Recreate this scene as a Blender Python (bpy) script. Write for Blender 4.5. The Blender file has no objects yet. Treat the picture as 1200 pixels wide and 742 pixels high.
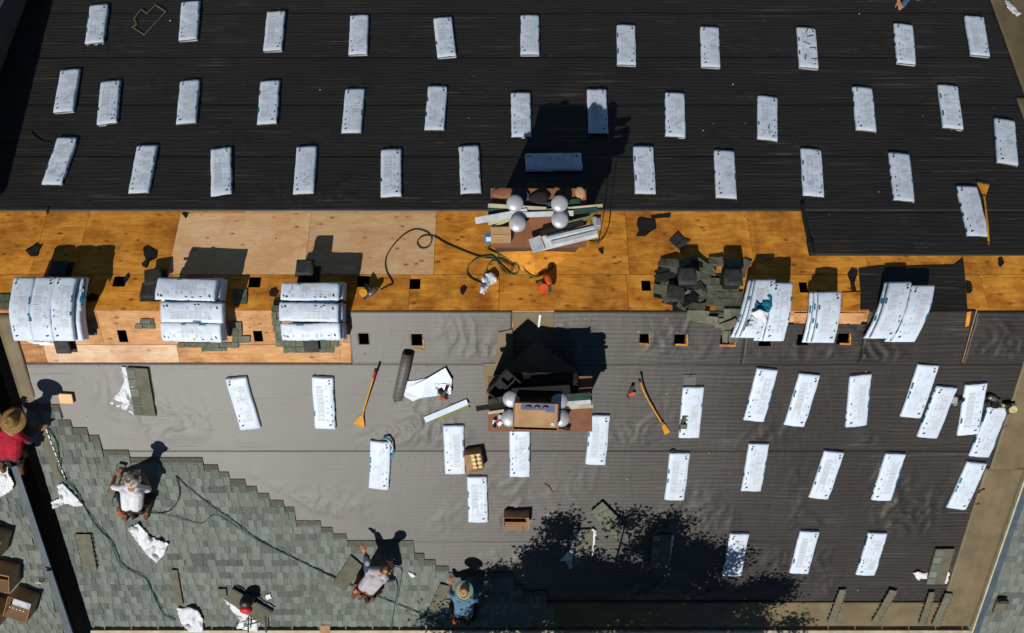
import bpy, bmesh, math, random
from mathutils import Vector, Matrix, noise
R = random.Random(7)
PI = math.pi
C = bpy.context.scene.collection
# ------------------------------------------------------------------ camera, world, sun
scn = bpy.context.scene
CAMY, CAMZ, F = -0.09, 10.3, 800.0          # drone straight above the ridge, 24 mm equivalent lens
T = math.tan(math.radians(22.5))             # 5:12 roof pitch
PITCH = math.radians(22.5)
cd = bpy.data.cameras.new('camera'); cam = bpy.data.objects.new('camera', cd); C.objects.link(cam)
cam.location = (0, CAMY, CAMZ); cam.rotation_euler = (0, 0, 0)
cd.lens = 24.0; cd.sensor_width = 36.0; cd.clip_end = 2000; cd.clip_start = 0.1
scn.camera = cam
SUNV = Vector((0.42, 1.0, -1.18)).normalized()
w = bpy.data.worlds.new('World'); scn.world = w; w.use_nodes = True
nt = w.node_tree; sky = nt.nodes.new('ShaderNodeTexSky'); sky.sky_type = 'NISHITA'; sky.sun_disc = False
sky.sun_elevation = math.asin(-SUNV.z); sky.sun_rotation = math.atan2(-SUNV.x, -SUNV.y)
sky.air_density = 0.75; sky.dust_density = 0.0; sky.ozone_density = 4.0
bg = nt.nodes['Background']; bg.inputs[1].default_value = 0.05
nt.links.new(sky.outputs[0], bg.inputs[0])
sl = bpy.data.lights.new('sun', 'SUN'); sl.energy = 5.0; sl.angle = math.radians(0.5); sl.color = (1.0, 0.95, 0.88)
so = bpy.data.objects.new('sun', sl); C.objects.link(so); so.rotation_euler = SUNV.to_track_quat('-Z', 'Y').to_euler()
so.location = (-6, -15, 18)
scn.view_settings.view_transform = 'Standard'; scn.view_settings.look = 'None'
scn.view_settings.exposure = -0.36; scn.view_settings.gamma = 1.0

# ------------------------------------------------------------------ helpers
def P(px, py, h=0.0):
    """point of the roof surface (raised h) under a spot of the photograph"""
    dx, dy = (px-600)/F, -(py-371)/F
    d = (CAMZ - h + T*CAMY)/(1 - T*dy)
    Y = CAMY + dy*d
    if Y < 0:
        d = (CAMZ - h - T*CAMY)/(1 + T*dy); Y = CAMY + dy*d
    return Vector((dx*d, Y, CAMZ-d))
def PZ(px, py, z):
    d = CAMZ - z
    return Vector(((px-600)/F*d, CAMY-(py-371)/F*d, z))
def zr(y): return -T*abs(y)
def slope_mat(p, ang=0.0):
    s = -1 if p.y > 0 else 1
    return Matrix.Translation(p) @ Matrix.Rotation(s*PITCH, 4, 'X') @ Matrix.Rotation(ang, 4, 'Z')

def nodes(m):
    m.use_nodes = True; n = m.node_tree; return n, n.nodes, n.links, n.nodes['Principled BSDF']
def pm(name, c1, c2=None, rough=0.7, scale=6.0, bump=0.0, bscale=40.0, spec=0.3, stretch=(1,1,1), metal=0.0, lo=0.35, hi=0.65, rnd=0.0):
    m = bpy.data.materials.new(name); n, N, L, b = nodes(m)
    b.inputs['Roughness'].default_value = rough; b.inputs['Specular IOR Level'].default_value = spec
    b.inputs['Metallic'].default_value = metal
    c2 = c2 or tuple(x*0.8 for x in c1)
    tc = N.new('ShaderNodeTexCoord'); mp = N.new('ShaderNodeMapping'); mp.inputs['Scale'].default_value = stretch
    L.new(tc.outputs['Object'], mp.inputs[0])
    oi = N.new('ShaderNodeObjectInfo')
    add = N.new('ShaderNodeVectorMath'); add.operation = 'ADD'; L.new(mp.outputs[0], add.inputs[0]); 
    mulr = N.new('ShaderNodeMath'); mulr.operation = 'MULTIPLY'; mulr.inputs[1].default_value = 37.0
    L.new(oi.outputs['Random'], mulr.inputs[0]); L.new(mulr.outputs[0], add.inputs[1])
    nz = N.new('ShaderNodeTexNoise'); nz.inputs['Scale'].default_value = scale; nz.inputs['Detail'].default_value = 6
    L.new(add.outputs[0], nz.inputs['Vector'])
    cr = N.new('ShaderNodeValToRGB'); cr.color_ramp.elements[0].position = lo; cr.color_ramp.elements[1].position = hi
    cr.color_ramp.elements[0].color = (*c2, 1); cr.color_ramp.elements[1].color = (*c1, 1)
    L.new(nz.outputs['Fac'], cr.inputs[0])
    out = cr.outputs[0]
    if rnd:
        hs = N.new('ShaderNodeHueSaturation'); mr = N.new('ShaderNodeMapRange')
        mr.inputs[3].default_value = 1-rnd; mr.inputs[4].default_value = 1+rnd
        L.new(oi.outputs['Random'], mr.inputs[0]); L.new(mr.outputs[0], hs.inputs['Value']); L.new(out, hs.inputs['Color']); out = hs.outputs[0]
    L.new(out, b.inputs['Base Color'])
    if bump:
        nb = N.new('ShaderNodeTexNoise'); nb.inputs['Scale'].default_value = bscale; nb.inputs['Detail'].default_value = 8
        L.new(add.outputs[0], nb.inputs['Vector'])
        bp = N.new('ShaderNodeBump'); bp.inputs['Strength'].default_value = bump; bp.inputs['Distance'].default_value = 0.02
        L.new(nb.outputs['Fac'], bp.inputs['Height']); L.new(bp.outputs[0], b.inputs['Normal'])
    return m

def felt_mat(name, base, streak, smooth_left=False):
    m = bpy.data.materials.new(name); n, N, L, b = nodes(m)
    tc = N.new('ShaderNodeTexCoord')
    def noi(sc, scale, det=4, rough=0.5, dist=0.0):
        mp = N.new('ShaderNodeMapping'); mp.inputs['Scale'].default_value = sc; L.new(tc.outputs['Object'], mp.inputs[0])
        z = N.new('ShaderNodeTexNoise'); z.inputs['Scale'].default_value = scale; z.inputs['Detail'].default_value = det
        z.inputs['Roughness'].default_value = rough; z.inputs['Distortion'].default_value = dist
        L.new(mp.outputs[0], z.inputs['Vector']); return z.outputs['Fac']
    def ramp(f, p0, c0, p1, c1):
        r = N.new('ShaderNodeValToRGB'); e = r.color_ramp.elements; e[0].position = p0; e[1].position = p1
        e[0].color = (*c0, 1); e[1].color = (*c1, 1); L.new(f, r.inputs[0]); return r.outputs[0]
    def mix(a, bb, f, mode='MIX'):
        x = N.new('ShaderNodeMix'); x.data_type = 'RGBA'; x.blend_type = mode
        L.new(a, x.inputs[6]); L.new(bb, x.inputs[7])
        if isinstance(f, float): x.inputs[0].default_value = f
        else: L.new(f, x.inputs[0])
        return x.outputs[2]
    def mth(op, a, bb):
        x = N.new('ShaderNodeMath'); x.operation = op
        for k, v_ in enumerate((a, bb)):
            if isinstance(v_, (int, float)): x.inputs[k].default_value = v_
            else: L.new(v_, x.inputs[k])
        return x.outputs[0]
    big = noi((1, 1, 1), 0.8, 6, .6)
    c0 = ramp(big, 0.3, tuple(x*0.84 for x in base), 0.7, tuple(x*1.12 for x in base))
    # near slope: sun sheen painted in as a lighter left; smoother there, ribbed right
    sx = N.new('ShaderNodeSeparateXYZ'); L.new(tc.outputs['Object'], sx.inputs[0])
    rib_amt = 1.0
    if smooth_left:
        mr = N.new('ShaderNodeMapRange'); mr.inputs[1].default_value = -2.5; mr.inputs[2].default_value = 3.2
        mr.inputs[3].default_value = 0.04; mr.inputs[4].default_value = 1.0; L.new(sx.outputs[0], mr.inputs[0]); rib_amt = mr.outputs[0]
        sheen_col = N.new('ShaderNodeRGB'); sheen_col.outputs[0].default_value = (0.236, 0.226, 0.210, 1)
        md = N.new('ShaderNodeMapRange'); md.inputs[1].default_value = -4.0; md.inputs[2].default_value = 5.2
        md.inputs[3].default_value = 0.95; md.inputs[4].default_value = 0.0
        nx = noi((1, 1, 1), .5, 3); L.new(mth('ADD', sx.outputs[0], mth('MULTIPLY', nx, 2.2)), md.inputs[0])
        c0 = mix(c0, sheen_col.outputs[0], md.outputs[0])
    fine = noi((0.10, 1, 1), 26, 3, .6)                    # close parallel ribs along the roll
    wob = noi((.5, 1, 1), 1.1, 3)
    rib = mth('SINE', mth('ADD', mth('MULTIPLY', sx.outputs[1], 2*PI/0.068), mth('MULTIPLY', wob, 16.0)), 0)
    ribf = mth('ADD', mth('MULTIPLY', rib, 0.5), 0.5)
    rb2 = mth('ADD', mth('MULTIPLY', ribf, 0.45), mth('MULTIPLY', fine, 0.55))
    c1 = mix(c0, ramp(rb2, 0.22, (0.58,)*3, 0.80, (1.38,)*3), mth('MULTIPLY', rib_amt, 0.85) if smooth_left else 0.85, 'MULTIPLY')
    thin = noi((0.5, 34, 34), 1.0, 2)
    brk = noi((1, 1.5, 1.5), 1.3, 4)
    tm = ramp(thin, 0.60, (0, 0, 0), 0.68, (.8,)*3); bm_ = ramp(brk, 0.42, (0, 0, 0), 0.66, (.9,)*3)
    mk = mix(tm, bm_, 1.0, 'MULTIPLY')
    st = N.new('ShaderNodeRGB'); st.outputs[0].default_value = (*streak, 1)
    c2 = mix(c1, st.outputs[0], mk)
    L.new(c2, b.inputs['Base Color'])
    b.inputs['Roughness'].default_value = 0.55; b.inputs['Specular IOR Level'].default_value = 0.45
    wr = noi((2.2, 0.8, 0.8), 2.4, 6, 0.55, 0.6)
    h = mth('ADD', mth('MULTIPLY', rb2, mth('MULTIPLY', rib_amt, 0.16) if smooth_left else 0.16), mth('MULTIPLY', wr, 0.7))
    bp = N.new('ShaderNodeBump'); bp.inputs['Strength'].default_value = 0.35; bp.inputs['Distance'].default_value = 0.03
    L.new(h, bp.inputs['Height']); L.new(bp.outputs[0], b.inputs['Normal'])
    return m

def ply_mat(name, base, stain, knot, st_amt=0.5):
    m = bpy.data.materials.new(name); n, N, L, b = nodes(m)
    tc = N.new('ShaderNodeTexCoord'); oi = N.new('ShaderNodeObjectInfo')
    off = N.new('ShaderNodeVectorMath'); off.operation = 'ADD'
    mu = N.new('ShaderNodeMath'); mu.operation = 'MULTIPLY'; mu.inputs[1].default_value = 50
    L.new(oi.outputs['Random'], mu.inputs[0]); L.new(tc.outputs['Object'], off.inputs[0]); L.new(mu.outputs[0], off.inputs[1])
    mp = N.new('ShaderNodeMapping'); mp.inputs['Scale'].default_value = (1.0, 5, 5); L.new(off.outputs[0], mp.inputs[0])
    g = N.new('ShaderNodeTexNoise'); g.inputs['Scale'].default_value = 2.2; g.inputs['Detail'].default_value = 8; g.inputs['Distortion'].default_value = 1.2
    L.new(mp.outputs[0], g.inputs['Vector'])
    r = N.new('ShaderNodeValToRGB'); e = r.color_ramp.elements; e[0].position = 0.32; e[1].position = 0.66
    e[0].color = (*stain, 1); e[1].color = (*base, 1); L.new(g.outputs['Fac'], r.inputs[0])
    g2 = N.new('ShaderNodeTexNoise'); g2.inputs['Scale'].default_value = 1.4; g2.inputs['Detail'].default_value = 9; g2.inputs['Roughness'].default_value = 0.7
    L.new(off.outputs[0], g2.inputs['Vector'])
    r2 = N.new('ShaderNodeValToRGB'); e = r2.color_ramp.elements; e[0].position = 0.36; e[1].position = 0.56
    v = 1-st_amt; e[0].color = (v, v*0.86, v*0.75, 1); e[1].color = (1, 1, 1, 1); L.new(g2.outputs['Fac'], r2.inputs[0])
    mx = N.new('ShaderNodeMix'); mx.data_type = 'RGBA'; mx.blend_type = 'MULTIPLY'; mx.inputs[0].default_value = 1
    L.new(r.outputs[0], mx.inputs[6]); L.new(r2.outputs[0], mx.inputs[7])
    vo = N.new('ShaderNodeTexVoronoi'); vo.inputs['Scale'].default_value = 3.4; mp2 = N.new('ShaderNodeMapping'); mp2.inputs['Scale'].default_value = (1, 1.9, 1.9)
    L.new(off.outputs[0], mp2.inputs[0]); L.new(mp2.outputs[0], vo.inputs['Vector'])
    r3 = N.new('ShaderNodeValToRGB'); e = r3.color_ramp.elements; e[0].position = 0.03; e[1].position = 0.20
    e[0].color = (1, 1, 1, 1); e[1].color = (0, 0, 0, 1); L.new(vo.outputs['Distance'], r3.inputs[0])
    kc = N.new('ShaderNodeRGB'); kc.outputs[0].default_value = (*knot, 1)
    m2 = N.new('ShaderNodeMix'); m2.data_type = 'RGBA'; L.new(r3.outputs[0], m2.inputs[0]); L.new(mx.outputs[2], m2.inputs[6]); L.new(kc.outputs[0], m2.inputs[7])
    hs = N.new('ShaderNodeHueSaturation'); mr = N.new('ShaderNodeMapRange'); mr.inputs[3].default_value = 0.85; mr.inputs[4].default_value = 1.12
    L.new(oi.outputs['Random'], mr.inputs[0]); L.new(mr.outputs[0], hs.inputs['Value']); L.new(m2.outputs[2], hs.inputs['Color'])
    L.new(hs.outputs[0], b.inputs['Base Color']); b.inputs['Roughness'].default_value = 0.75; b.inputs['Specular IOR Level'].default_value = 0.2
    bp = N.new('ShaderNodeBump'); bp.inputs['Strength'].default_value = 0.25; bp.inputs['Distance'].default_value = 0.01
    L.new(g.outputs['Fac'], bp.inputs['Height']); L.new(bp.outputs[0], b.inputs['Normal'])
    return m

M = {}
M['felt'] = felt_mat('roofing_felt', (0.022, 0.0195, 0.0175), (0.13, 0.11, 0.07))
M['felt_sheen'] = felt_mat('roofing_felt_sheen_painted', (0.033, 0.028, 0.025), (0.13, 0.115, 0.09), True)  # same felt, with the near slope's sun sheen painted into its colour
M['ply_old'] = ply_mat('weathered_plywood', (0.90, 0.41, 0.060), (0.64, 0.23, 0.022), (0.16, 0.05, 0.010), 0.50)
M['ply_new'] = ply_mat('fresh_plywood', (0.86, 0.58, 0.32), (0.76, 0.46, 0.22), (0.30, 0.10, 0.03), 0.12)
M['ply_mid'] = ply_mat('sunlit_plywood', (0.76, 0.43, 0.20), (0.56, 0.27, 0.10), (0.2, 0.08, 0.03), 0.40)  # old plywood with the near slope's stronger sunlight put into the colour
M['ply_pale'] = ply_mat('pale_plywood', (0.80, 0.60, 0.42), (0.66, 0.42, 0.25), (0.3, 0.13, 0.05), 0.2)
M['membrane'] = pm('tan_membrane', (0.20, 0.155, 0.085), (0.145, 0.11, 0.06), 0.6, 2.5, 0.4, 6)
M['shA'] = pm('shingle_light', (0.235, 0.266, 0.238), (0.190, 0.216, 0.19), 0.9, 30, 0.5, 300, 0.2, rnd=0.10)
M['shB'] = pm('shingle_mid', (0.195, 0.222, 0.197), (0.155, 0.178, 0.156), 0.9, 30, 0.5, 300, 0.2, rnd=0.12)
M['shC'] = pm('shingle_dark', (0.148, 0.170, 0.150), (0.112, 0.13, 0.113), 0.9, 30, 0.5, 300, 0.2, rnd=0.12)
M['sh_lap'] = pm('shingle_headlap', (0.125, 0.125, 0.095), (0.09, 0.09, 0.068), 0.9, 20, 0.4, 200, 0.2, rnd=0.15)
M['sh_old'] = pm('old_shingle', (0.19, 0.205, 0.145), (0.12, 0.13, 0.09), 0.95, 12, 0.6, 200, 0.15, rnd=0.2)
M['sh_back'] = pm('shingle_starter', (0.17, 0.16, 0.115), (0.125, 0.12, 0.085), 0.9, 8, 0.3, 200, 0.2, rnd=0.1)
M['tar'] = pm('tar_black', (0.018, 0.017, 0.016), (0.010, 0.010, 0.009), 0.8, 10, 0.5, 30)
M['vent_dark'] = pm('dark_vent', (0.055, 0.055, 0.050), (0.03, 0.03, 0.028), 0.7, 14, 0.4, 60, rnd=0.2)
M['wrap'] = pm('white_wrapper', (0.70, 0.79, 0.90), (0.62, 0.72, 0.84), 0.45, 5, 0.45, 6, 0.35, rnd=0.05)
M['wrap_thin'] = pm('torn_wrapper', (0.78, 0.80, 0.82), (0.60, 0.65, 0.70), 0.4, 8, 0.3, 10, 0.4)
M['wrap_blue'] = pm('blue_print', (0.02, 0.20, 0.32), (0.015, 0.13, 0.22), 0.45, 8)
M['wrap_side'] = pm('wrapper_side', (0.10, 0.22, 0.36), (0.5, 0.55, 0.6), 0.45, 9, 0.5, 12)
M['ink'] = pm('black_ink', (0.03, 0.035, 0.05), None, 0.5)
M['ink_soft'] = pm('grey_ink', (0.62, 0.67, 0.73), (0.53, 0.58, 0.65), 0.5, 40)
M['blue_paper'] = pm('blue_paper', (0.10, 0.16, 0.30), None, 0.6)
M['copper'] = pm('brown_sheet_metal', (0.27, 0.115, 0.055), (0.21, 0.085, 0.042), 0.5, 5, 0.15, 12, 0.4)
M['brick'] = pm('chimney_siding', (0.10, 0.065, 0.045), None, 0.8, 6)
M['galv'] = pm('galvanised_metal', (0.62, 0.64, 0.66), (0.48, 0.50, 0.53), 0.38, 9, 0.1, 20, 0.5, metal=0.35)
M['white_metal'] = pm('white_metal', (0.66, 0.69, 0.70), (0.48, 0.52, 0.52), 0.45, 7, 0.15, 15)
M['grey_metal'] = pm('grey_trim', (0.085, 0.115, 0.14), (0.06, 0.085, 0.105), 0.45, 5)
M['green_trim'] = pm('green_trim', (0.20, 0.23, 0.09), (0.13, 0.16, 0.07), 0.5, 6)
M['dark_green'] = pm('dark_green_trim', (0.03, 0.075, 0.06), (0.02, 0.05, 0.04), 0.5, 6)
M['cream'] = pm('cream_trim', (0.60, 0.55, 0.38), (0.42, 0.38, 0.25), 0.5, 6)
M['card'] = pm('cardboard', (0.52, 0.32, 0.165), (0.42, 0.25, 0.125), 0.8, 5, 0.15, 30)
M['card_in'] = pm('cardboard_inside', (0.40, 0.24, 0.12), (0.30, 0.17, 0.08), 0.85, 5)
M['hose'] = pm('green_hose', (0.02, 0.16, 0.10), (0.01, 0.10, 0.06), 0.4, 3)
M['hose_dg'] = pm('dark_green_hose', (0.015, 0.09, 0.065), (0.012, 0.035, 0.03), 0.4, 2)
M['hose_d'] = pm('dark_hose', (0.045, 0.06, 0.025), (0.02, 0.028, 0.012), 0.45, 3)
M['hose_y'] = pm('olive_hose', (0.16, 0.20, 0.07), (0.08, 0.10, 0.03), 0.45, 3)
M['orange'] = pm('orange_plastic', (0.80, 0.12, 0.02), (0.6, 0.08, 0.015), 0.4, 8)
M['yellow'] = pm('yellow_paint', (0.75, 0.36, 0.02), (0.55, 0.24, 0.015), 0.45, 8)
M['red'] = pm('red_paint', (0.70, 0.03, 0.03), (0.55, 0.02, 0.02), 0.45, 8)
M['steel'] = pm('worn_steel', (0.30, 0.30, 0.30), (0.16, 0.15, 0.14), 0.4, 12, metal=0.6)
M['black'] = pm('black_plastic', (0.02, 0.02, 0.02), None, 0.5)
M['skin'] = pm('skin', (0.42, 0.20, 0.12), (0.36, 0.165, 0.095), 0.55, 10)
M['straw'] = pm('straw', (0.34, 0.21, 0.065), (0.20, 0.115, 0.03), 0.8, 30, 0.5, 90)
M['straw_l'] = pm('pale_straw', (0.52, 0.36, 0.20), (0.36, 0.24, 0.13), 0.8, 30, 0.5, 90)
M['camo'] = pm('camouflage_cloth', (0.50, 0.42, 0.33), (0.12, 0.11, 0.09), 0.9, 14, lo=0.45, hi=0.55)
M['red_cloth'] = pm('red_cloth', (0.45, 0.012, 0.035), (0.30, 0.008, 0.025), 0.85, 9, 0.5, 14)
M['white_cloth'] = pm('white_cloth', (0.74, 0.74, 0.78), (0.64, 0.65, 0.70), 0.85, 7, 0.5, 14)
M['grey_cloth'] = pm('grey_cloth', (0.50, 0.48, 0.50), (0.36, 0.35, 0.38), 0.85, 7, 0.5, 14)
M['navy'] = pm('navy_cloth', (0.07, 0.09, 0.16), (0.045, 0.06, 0.11), 0.85, 9, 0.5, 20)
M['denim'] = pm('denim', (0.13, 0.24, 0.36), (0.08, 0.16, 0.27), 0.85, 12, 0.5, 20, stretch=(6, 1, 1))
M['jeans'] = pm('blue_jeans', (0.05, 0.14, 0.24), (0.03, 0.09, 0.17), 0.85, 12)
M['pants'] = pm('dark_trousers', (0.045, 0.04, 0.036), (0.02, 0.02, 0.02), 0.9, 9, 0.4, 20)
M['leather'] = pm('leather', (0.22, 0.085, 0.03), (0.10, 0.04, 0.015), 0.6, 14, 0.4, 30)
M['boot'] = pm('tan_boot', (0.42, 0.24, 0.09), (0.3, 0.16, 0.06), 0.7, 14)
M['hair'] = pm('black_hair', (0.012, 0.010, 0.009), None, 0.6, 40, 0.5, 90)
M['cyan'] = pm('turquoise_band', (0.02, 0.32, 0.38), None, 0.5)
M['nail'] = pm('nail_coils', (0.60, 0.42, 0.10), (0.75, 0.70, 0.5), 0.5, 40)
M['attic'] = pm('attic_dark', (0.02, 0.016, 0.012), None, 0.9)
M['wall'] = pm('house_siding', (0.16, 0.14, 0.12), (0.12, 0.105, 0.09), 0.8, 3)
M['bark'] = pm('bark', (0.10, 0.07, 0.05), (0.05, 0.035, 0.025), 0.9, 14, 0.6, 20)
M['leafA'] = pm('leaf_green', (0.05, 0.10, 0.028), (0.035, 0.07, 0.02), 0.55, 4, rnd=0.1)
M['grass'] = pm('lawn', (0.06, 0.10, 0.03), (0.04, 0.065, 0.02), 0.95, 1.5, 0.6, 20)
M['concrete'] = pm('concrete', (0.34, 0.32, 0.29), (0.25, 0.235, 0.215), 0.9, 2, 0.3, 20)
M['dark_pink'] = pm('pink_paint', (0.55, 0.06, 0.14), None, 0.5)

def tag(o, label=None, cat=None, group=None, kind=None):
    if label: o['label'] = label
    if cat: o['category'] = cat
    if group: o['group'] = group
    if kind: o['kind'] = kind
    return o
def thing(name, label, cat, mat=None, group=None):
    o = bpy.data.objects.new(name, None); C.objects.link(o); o.empty_display_size = 0.1
    if mat is not None: o.matrix_world = mat if isinstance(mat, Matrix) else Matrix.Translation(mat)
    return tag(o, label, cat, group)
MW = {}
def link(name, me, parent=None, mat=None):
    o = bpy.data.objects.new(name, me); C.objects.link(o)
    if parent: o.parent = parent
    if mat is not None: o.matrix_local = mat
    return o
def mesh(bm, name, mats, smooth=False):
    me = bpy.data.meshes.new(name)
    bmesh.ops.recalc_face_normals(bm, faces=bm.faces)
    bm.to_mesh(me); bm.free()
    for m in (mats if isinstance(mats, (list, tuple)) else [mats]): me.materials.append(M[m] if isinstance(m, str) else m)
    if smooth:
        for p in me.polygons: p.use_smooth = True
    return me
def build(name, bm, mats, parent=None, world=True, smooth=False):
    """one mesh object; world=True: bmesh holds world coordinates"""
    if parent is not None and world:
        bm.transform(parent.matrix_basis.inverted() if parent.parent is None else (parent.parent.matrix_basis @ parent.matrix_basis).inverted())
    elif parent is None and world:
        c = Vector((0, 0, 0))
        zmin = min(v.co.z for v in bm.verts)
        for v in bm.verts: c += v.co
        c /= max(1, len(bm.verts)); c.z = zmin
        bm.transform(Matrix.Translation(-c))
        o = link(name, mesh(bm, name, mats, smooth)); o.location = c; return o
    return link(name, mesh(bm, name, mats, smooth), parent)
def setmi(fs, mi):
    for f in fs: f.material_index = mi
def box(bm, c, s, mtx=None, mi=0, taper=1.0):
    vs = []
    for z in (-.5, .5):
        k = taper if z > 0 else 1
        for x, y in ((-.5, -.5), (.5, -.5), (.5, .5), (-.5, .5)):
            v = Vector((c[0]+x*s[0]*k, c[1]+y*s[1]*k, c[2]+z*s[2]))
            vs.append(bm.verts.new(mtx @ v if mtx else v))
    for q in ((3, 2, 1, 0), (4, 5, 6, 7), (0, 1, 5, 4), (1, 2, 6, 5), (2, 3, 7, 6), (3, 0, 4, 7)):
        f = bm.faces.new([vs[i] for i in q]); f.material_index = mi
def frame(d):
    d = d.normalized(); a = Vector((0, 0, 1)) if abs(d.z) < 0.9 else Vector((1, 0, 0))
    x = a.cross(d).normalized(); return x, d.cross(x)
def tube(bm, pts, rs, n=6, mi=0, cap=True):
    if not isinstance(rs, (list, tuple)): rs = [rs]*len(pts)
    rings = []
    for i, p in enumerate(pts):
        d = (pts[min(i+1, len(pts)-1)] - pts[max(i-1, 0)])
        if i == 0: x, y = frame(d)
        else:
            dn = d.normalized(); x = (x - dn*x.dot(dn)).normalized(); y = dn.cross(x)
        rings.append([bm.verts.new(p + (x*math.cos(2*PI*k/n) + y*math.sin(2*PI*k/n))*rs[i]) for k in range(n)])
    for a, b in zip(rings, rings[1:]):
        for k in range(n):
            f = bm.faces.new((a[k], a[(k+1) % n], b[(k+1) % n], b[k])); f.material_index = mi; f.smooth = True
    if cap:
        f = bm.faces.new(rings[0][::-1]); f.material_index = mi; f = bm.faces.new(rings[-1]); f.material_index = mi
def bar(bm, a, b, wd, th, mi=0, up=None):
    d = (b-a); L_ = d.length; d.normalize(); up = up or Vector((0, 0, 1))
    x = d.cross(up).normalized(); y = x.cross(d)
    m = Matrix((x, d, y)).transposed().to_4x4(); m.translation = (a+b)/2
    box(bm, (0, 0, 0), (wd, L_, th), m, mi)
def lathe(bm, prof, n=20, mtx=None, mi=0, sx=1, sy=1):
    rings = []
    for r, z in prof:
        rings.append([])
        for k in range(n):
            v = Vector((r*math.cos(2*PI*k/n)*sx, r*math.sin(2*PI*k/n)*sy, z)); rings[-1].append(bm.verts.new(mtx @ v if mtx else v))
    for a, b in zip(rings, rings[1:]):
        for k in range(n):
            f = bm.faces.new((a[k], a[(k+1) % n], b[(k+1) % n], b[k])); f.material_index = mi; f.smooth = True
    f = bm.faces.new(rings[0][::-1]); f.material_index = mi; f = bm.faces.new(rings[-1]); f.material_index = mi
def prism(bm, pts, th, mi=0, wob=0.0):
    """polygon of surface points with a thickness"""
    b = [bm.verts.new(p) for p in pts]
    t = [bm.verts.new(p + Vector((0, 0, th + (R.random()*wob)))) for p in pts]
    n = len(pts)
    f1 = bm.faces.new(t); f2 = bm.faces.new(b[::-1]); fs = [f1, f2]
    for k in range(n): fs.append(bm.faces.new((b[k], b[(k+1) % n], t[(k+1) % n], t[k])))
    setmi(fs, mi)
    bmesh.ops.triangulate(bm, faces=[f1, f2])
def smooth_path(pts, k=6):
    out = []
    for i in range(len(pts)-1):
        p0 = pts[max(i-1, 0)]; p1 = pts[i]; p2 = pts[i+1]; p3 = pts[min(i+2, len(pts)-1)]
        for j in range(k):
            t = j/k
            out.append(0.5*((2*p1)+(p2-p0)*t+(2*p0-5*p1+4*p2-p3)*t*t+(3*p1-p0-3*p2+p3)*t**3))
    out.append(pts[-1]); return out
def inside(p, poly):
    c = False; n = len(poly)
    for i in range(n):
        a = poly[i]; b = poly[(i+1) % n]
        if (a[1] > p[1]) != (b[1] > p[1]) and p[0] < (b[0]-a[0])*(p[1]-a[1])/(b[1]-a[1])+a[0]: c = not c
    return c
def patch(name, label, cat, pix, mat, th=0.006, h=0.012, wob=0.01, parent=None, group=None, jag=0.0):
    pts = []
    for i, (x, y) in enumerate(pix):
        pts.append((x, y))
        if jag:
            x2, y2 = pix[(i+1) % len(pix)]
            L_ = math.hypot(x2-x, y2-y); k = int(L_/5)
            for j in range(1, k):
                t = j/k; pts.append((x+(x2-x)*t+R.uniform(-jag, jag), y+(y2-y)*t+R.uniform(-jag, jag)))
    bm = bmesh.new(); prism(bm, [P(x, y, h) for x, y in pts], th, 0, wob)
    o = build(name, bm, mat, parent)
    if parent is None: tag(o, label, cat, group)
    return o
def crumple(name, label, cat, pix, mat, amp=0.08, h=0.015, cell=3.0, parent=None, seed=0, group=None):
    xs = [p[0] for p in pix]; ys = [p[1] for p in pix]
    x0, x1, y0, y1 = min(xs), max(xs), min(ys), max(ys)
    cell *= .6; nx = max(2, int((x1-x0)/cell)); ny = max(2, int((y1-y0)/cell))
    bm = bmesh.new(); V = {}
    def v(i, j):
        if (i, j) not in V:
            px = x0+(x1-x0)*i/nx + R.uniform(-.16, .16)*cell; py = y0+(y1-y0)*j/ny + R.uniform(-.16, .16)*cell
            z = abs(noise.noise(Vector((px*0.10, py*0.10, seed*3.7))))*amp*1.0 + abs(noise.noise(Vector((px*0.24, py*0.24, seed*1.7))))*amp*.16
            V[(i, j)] = bm.verts.new(P(px, py, h+z))
        return V[(i, j)]
    for i in range(nx):
        for j in range(ny):
            c = (x0+(x1-x0)*(i+.5)/nx, y0+(y1-y0)*(j+.5)/ny)
            if inside(c, pix): bm.faces.new((v(i, j), v(i, j+1), v(i+1, j+1), v(i+1, j)))
    o = build(name, bm, mat, parent)
    for f_ in o.data.polygons: f_.use_smooth = True
    s = o.modifiers.new('thickness', 'SOLIDIFY'); s.thickness = 0.003
    if parent is None: tag(o, label, cat, group)
    return o

# ------------------------------------------------------------------ ground, lawn far below
bm = bmesh.new(); box(bm, (0, 0, -9.05), (600, 600, 0.1)); tag(build('ground', bm, 'grass'), kind='structure')
bm = bmesh.new(); box(bm, (0, -10.6, -8.96), (60, 5.0, 0.08)); tag(build('pavement', bm, 'concrete'), kind='structure')

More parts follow.
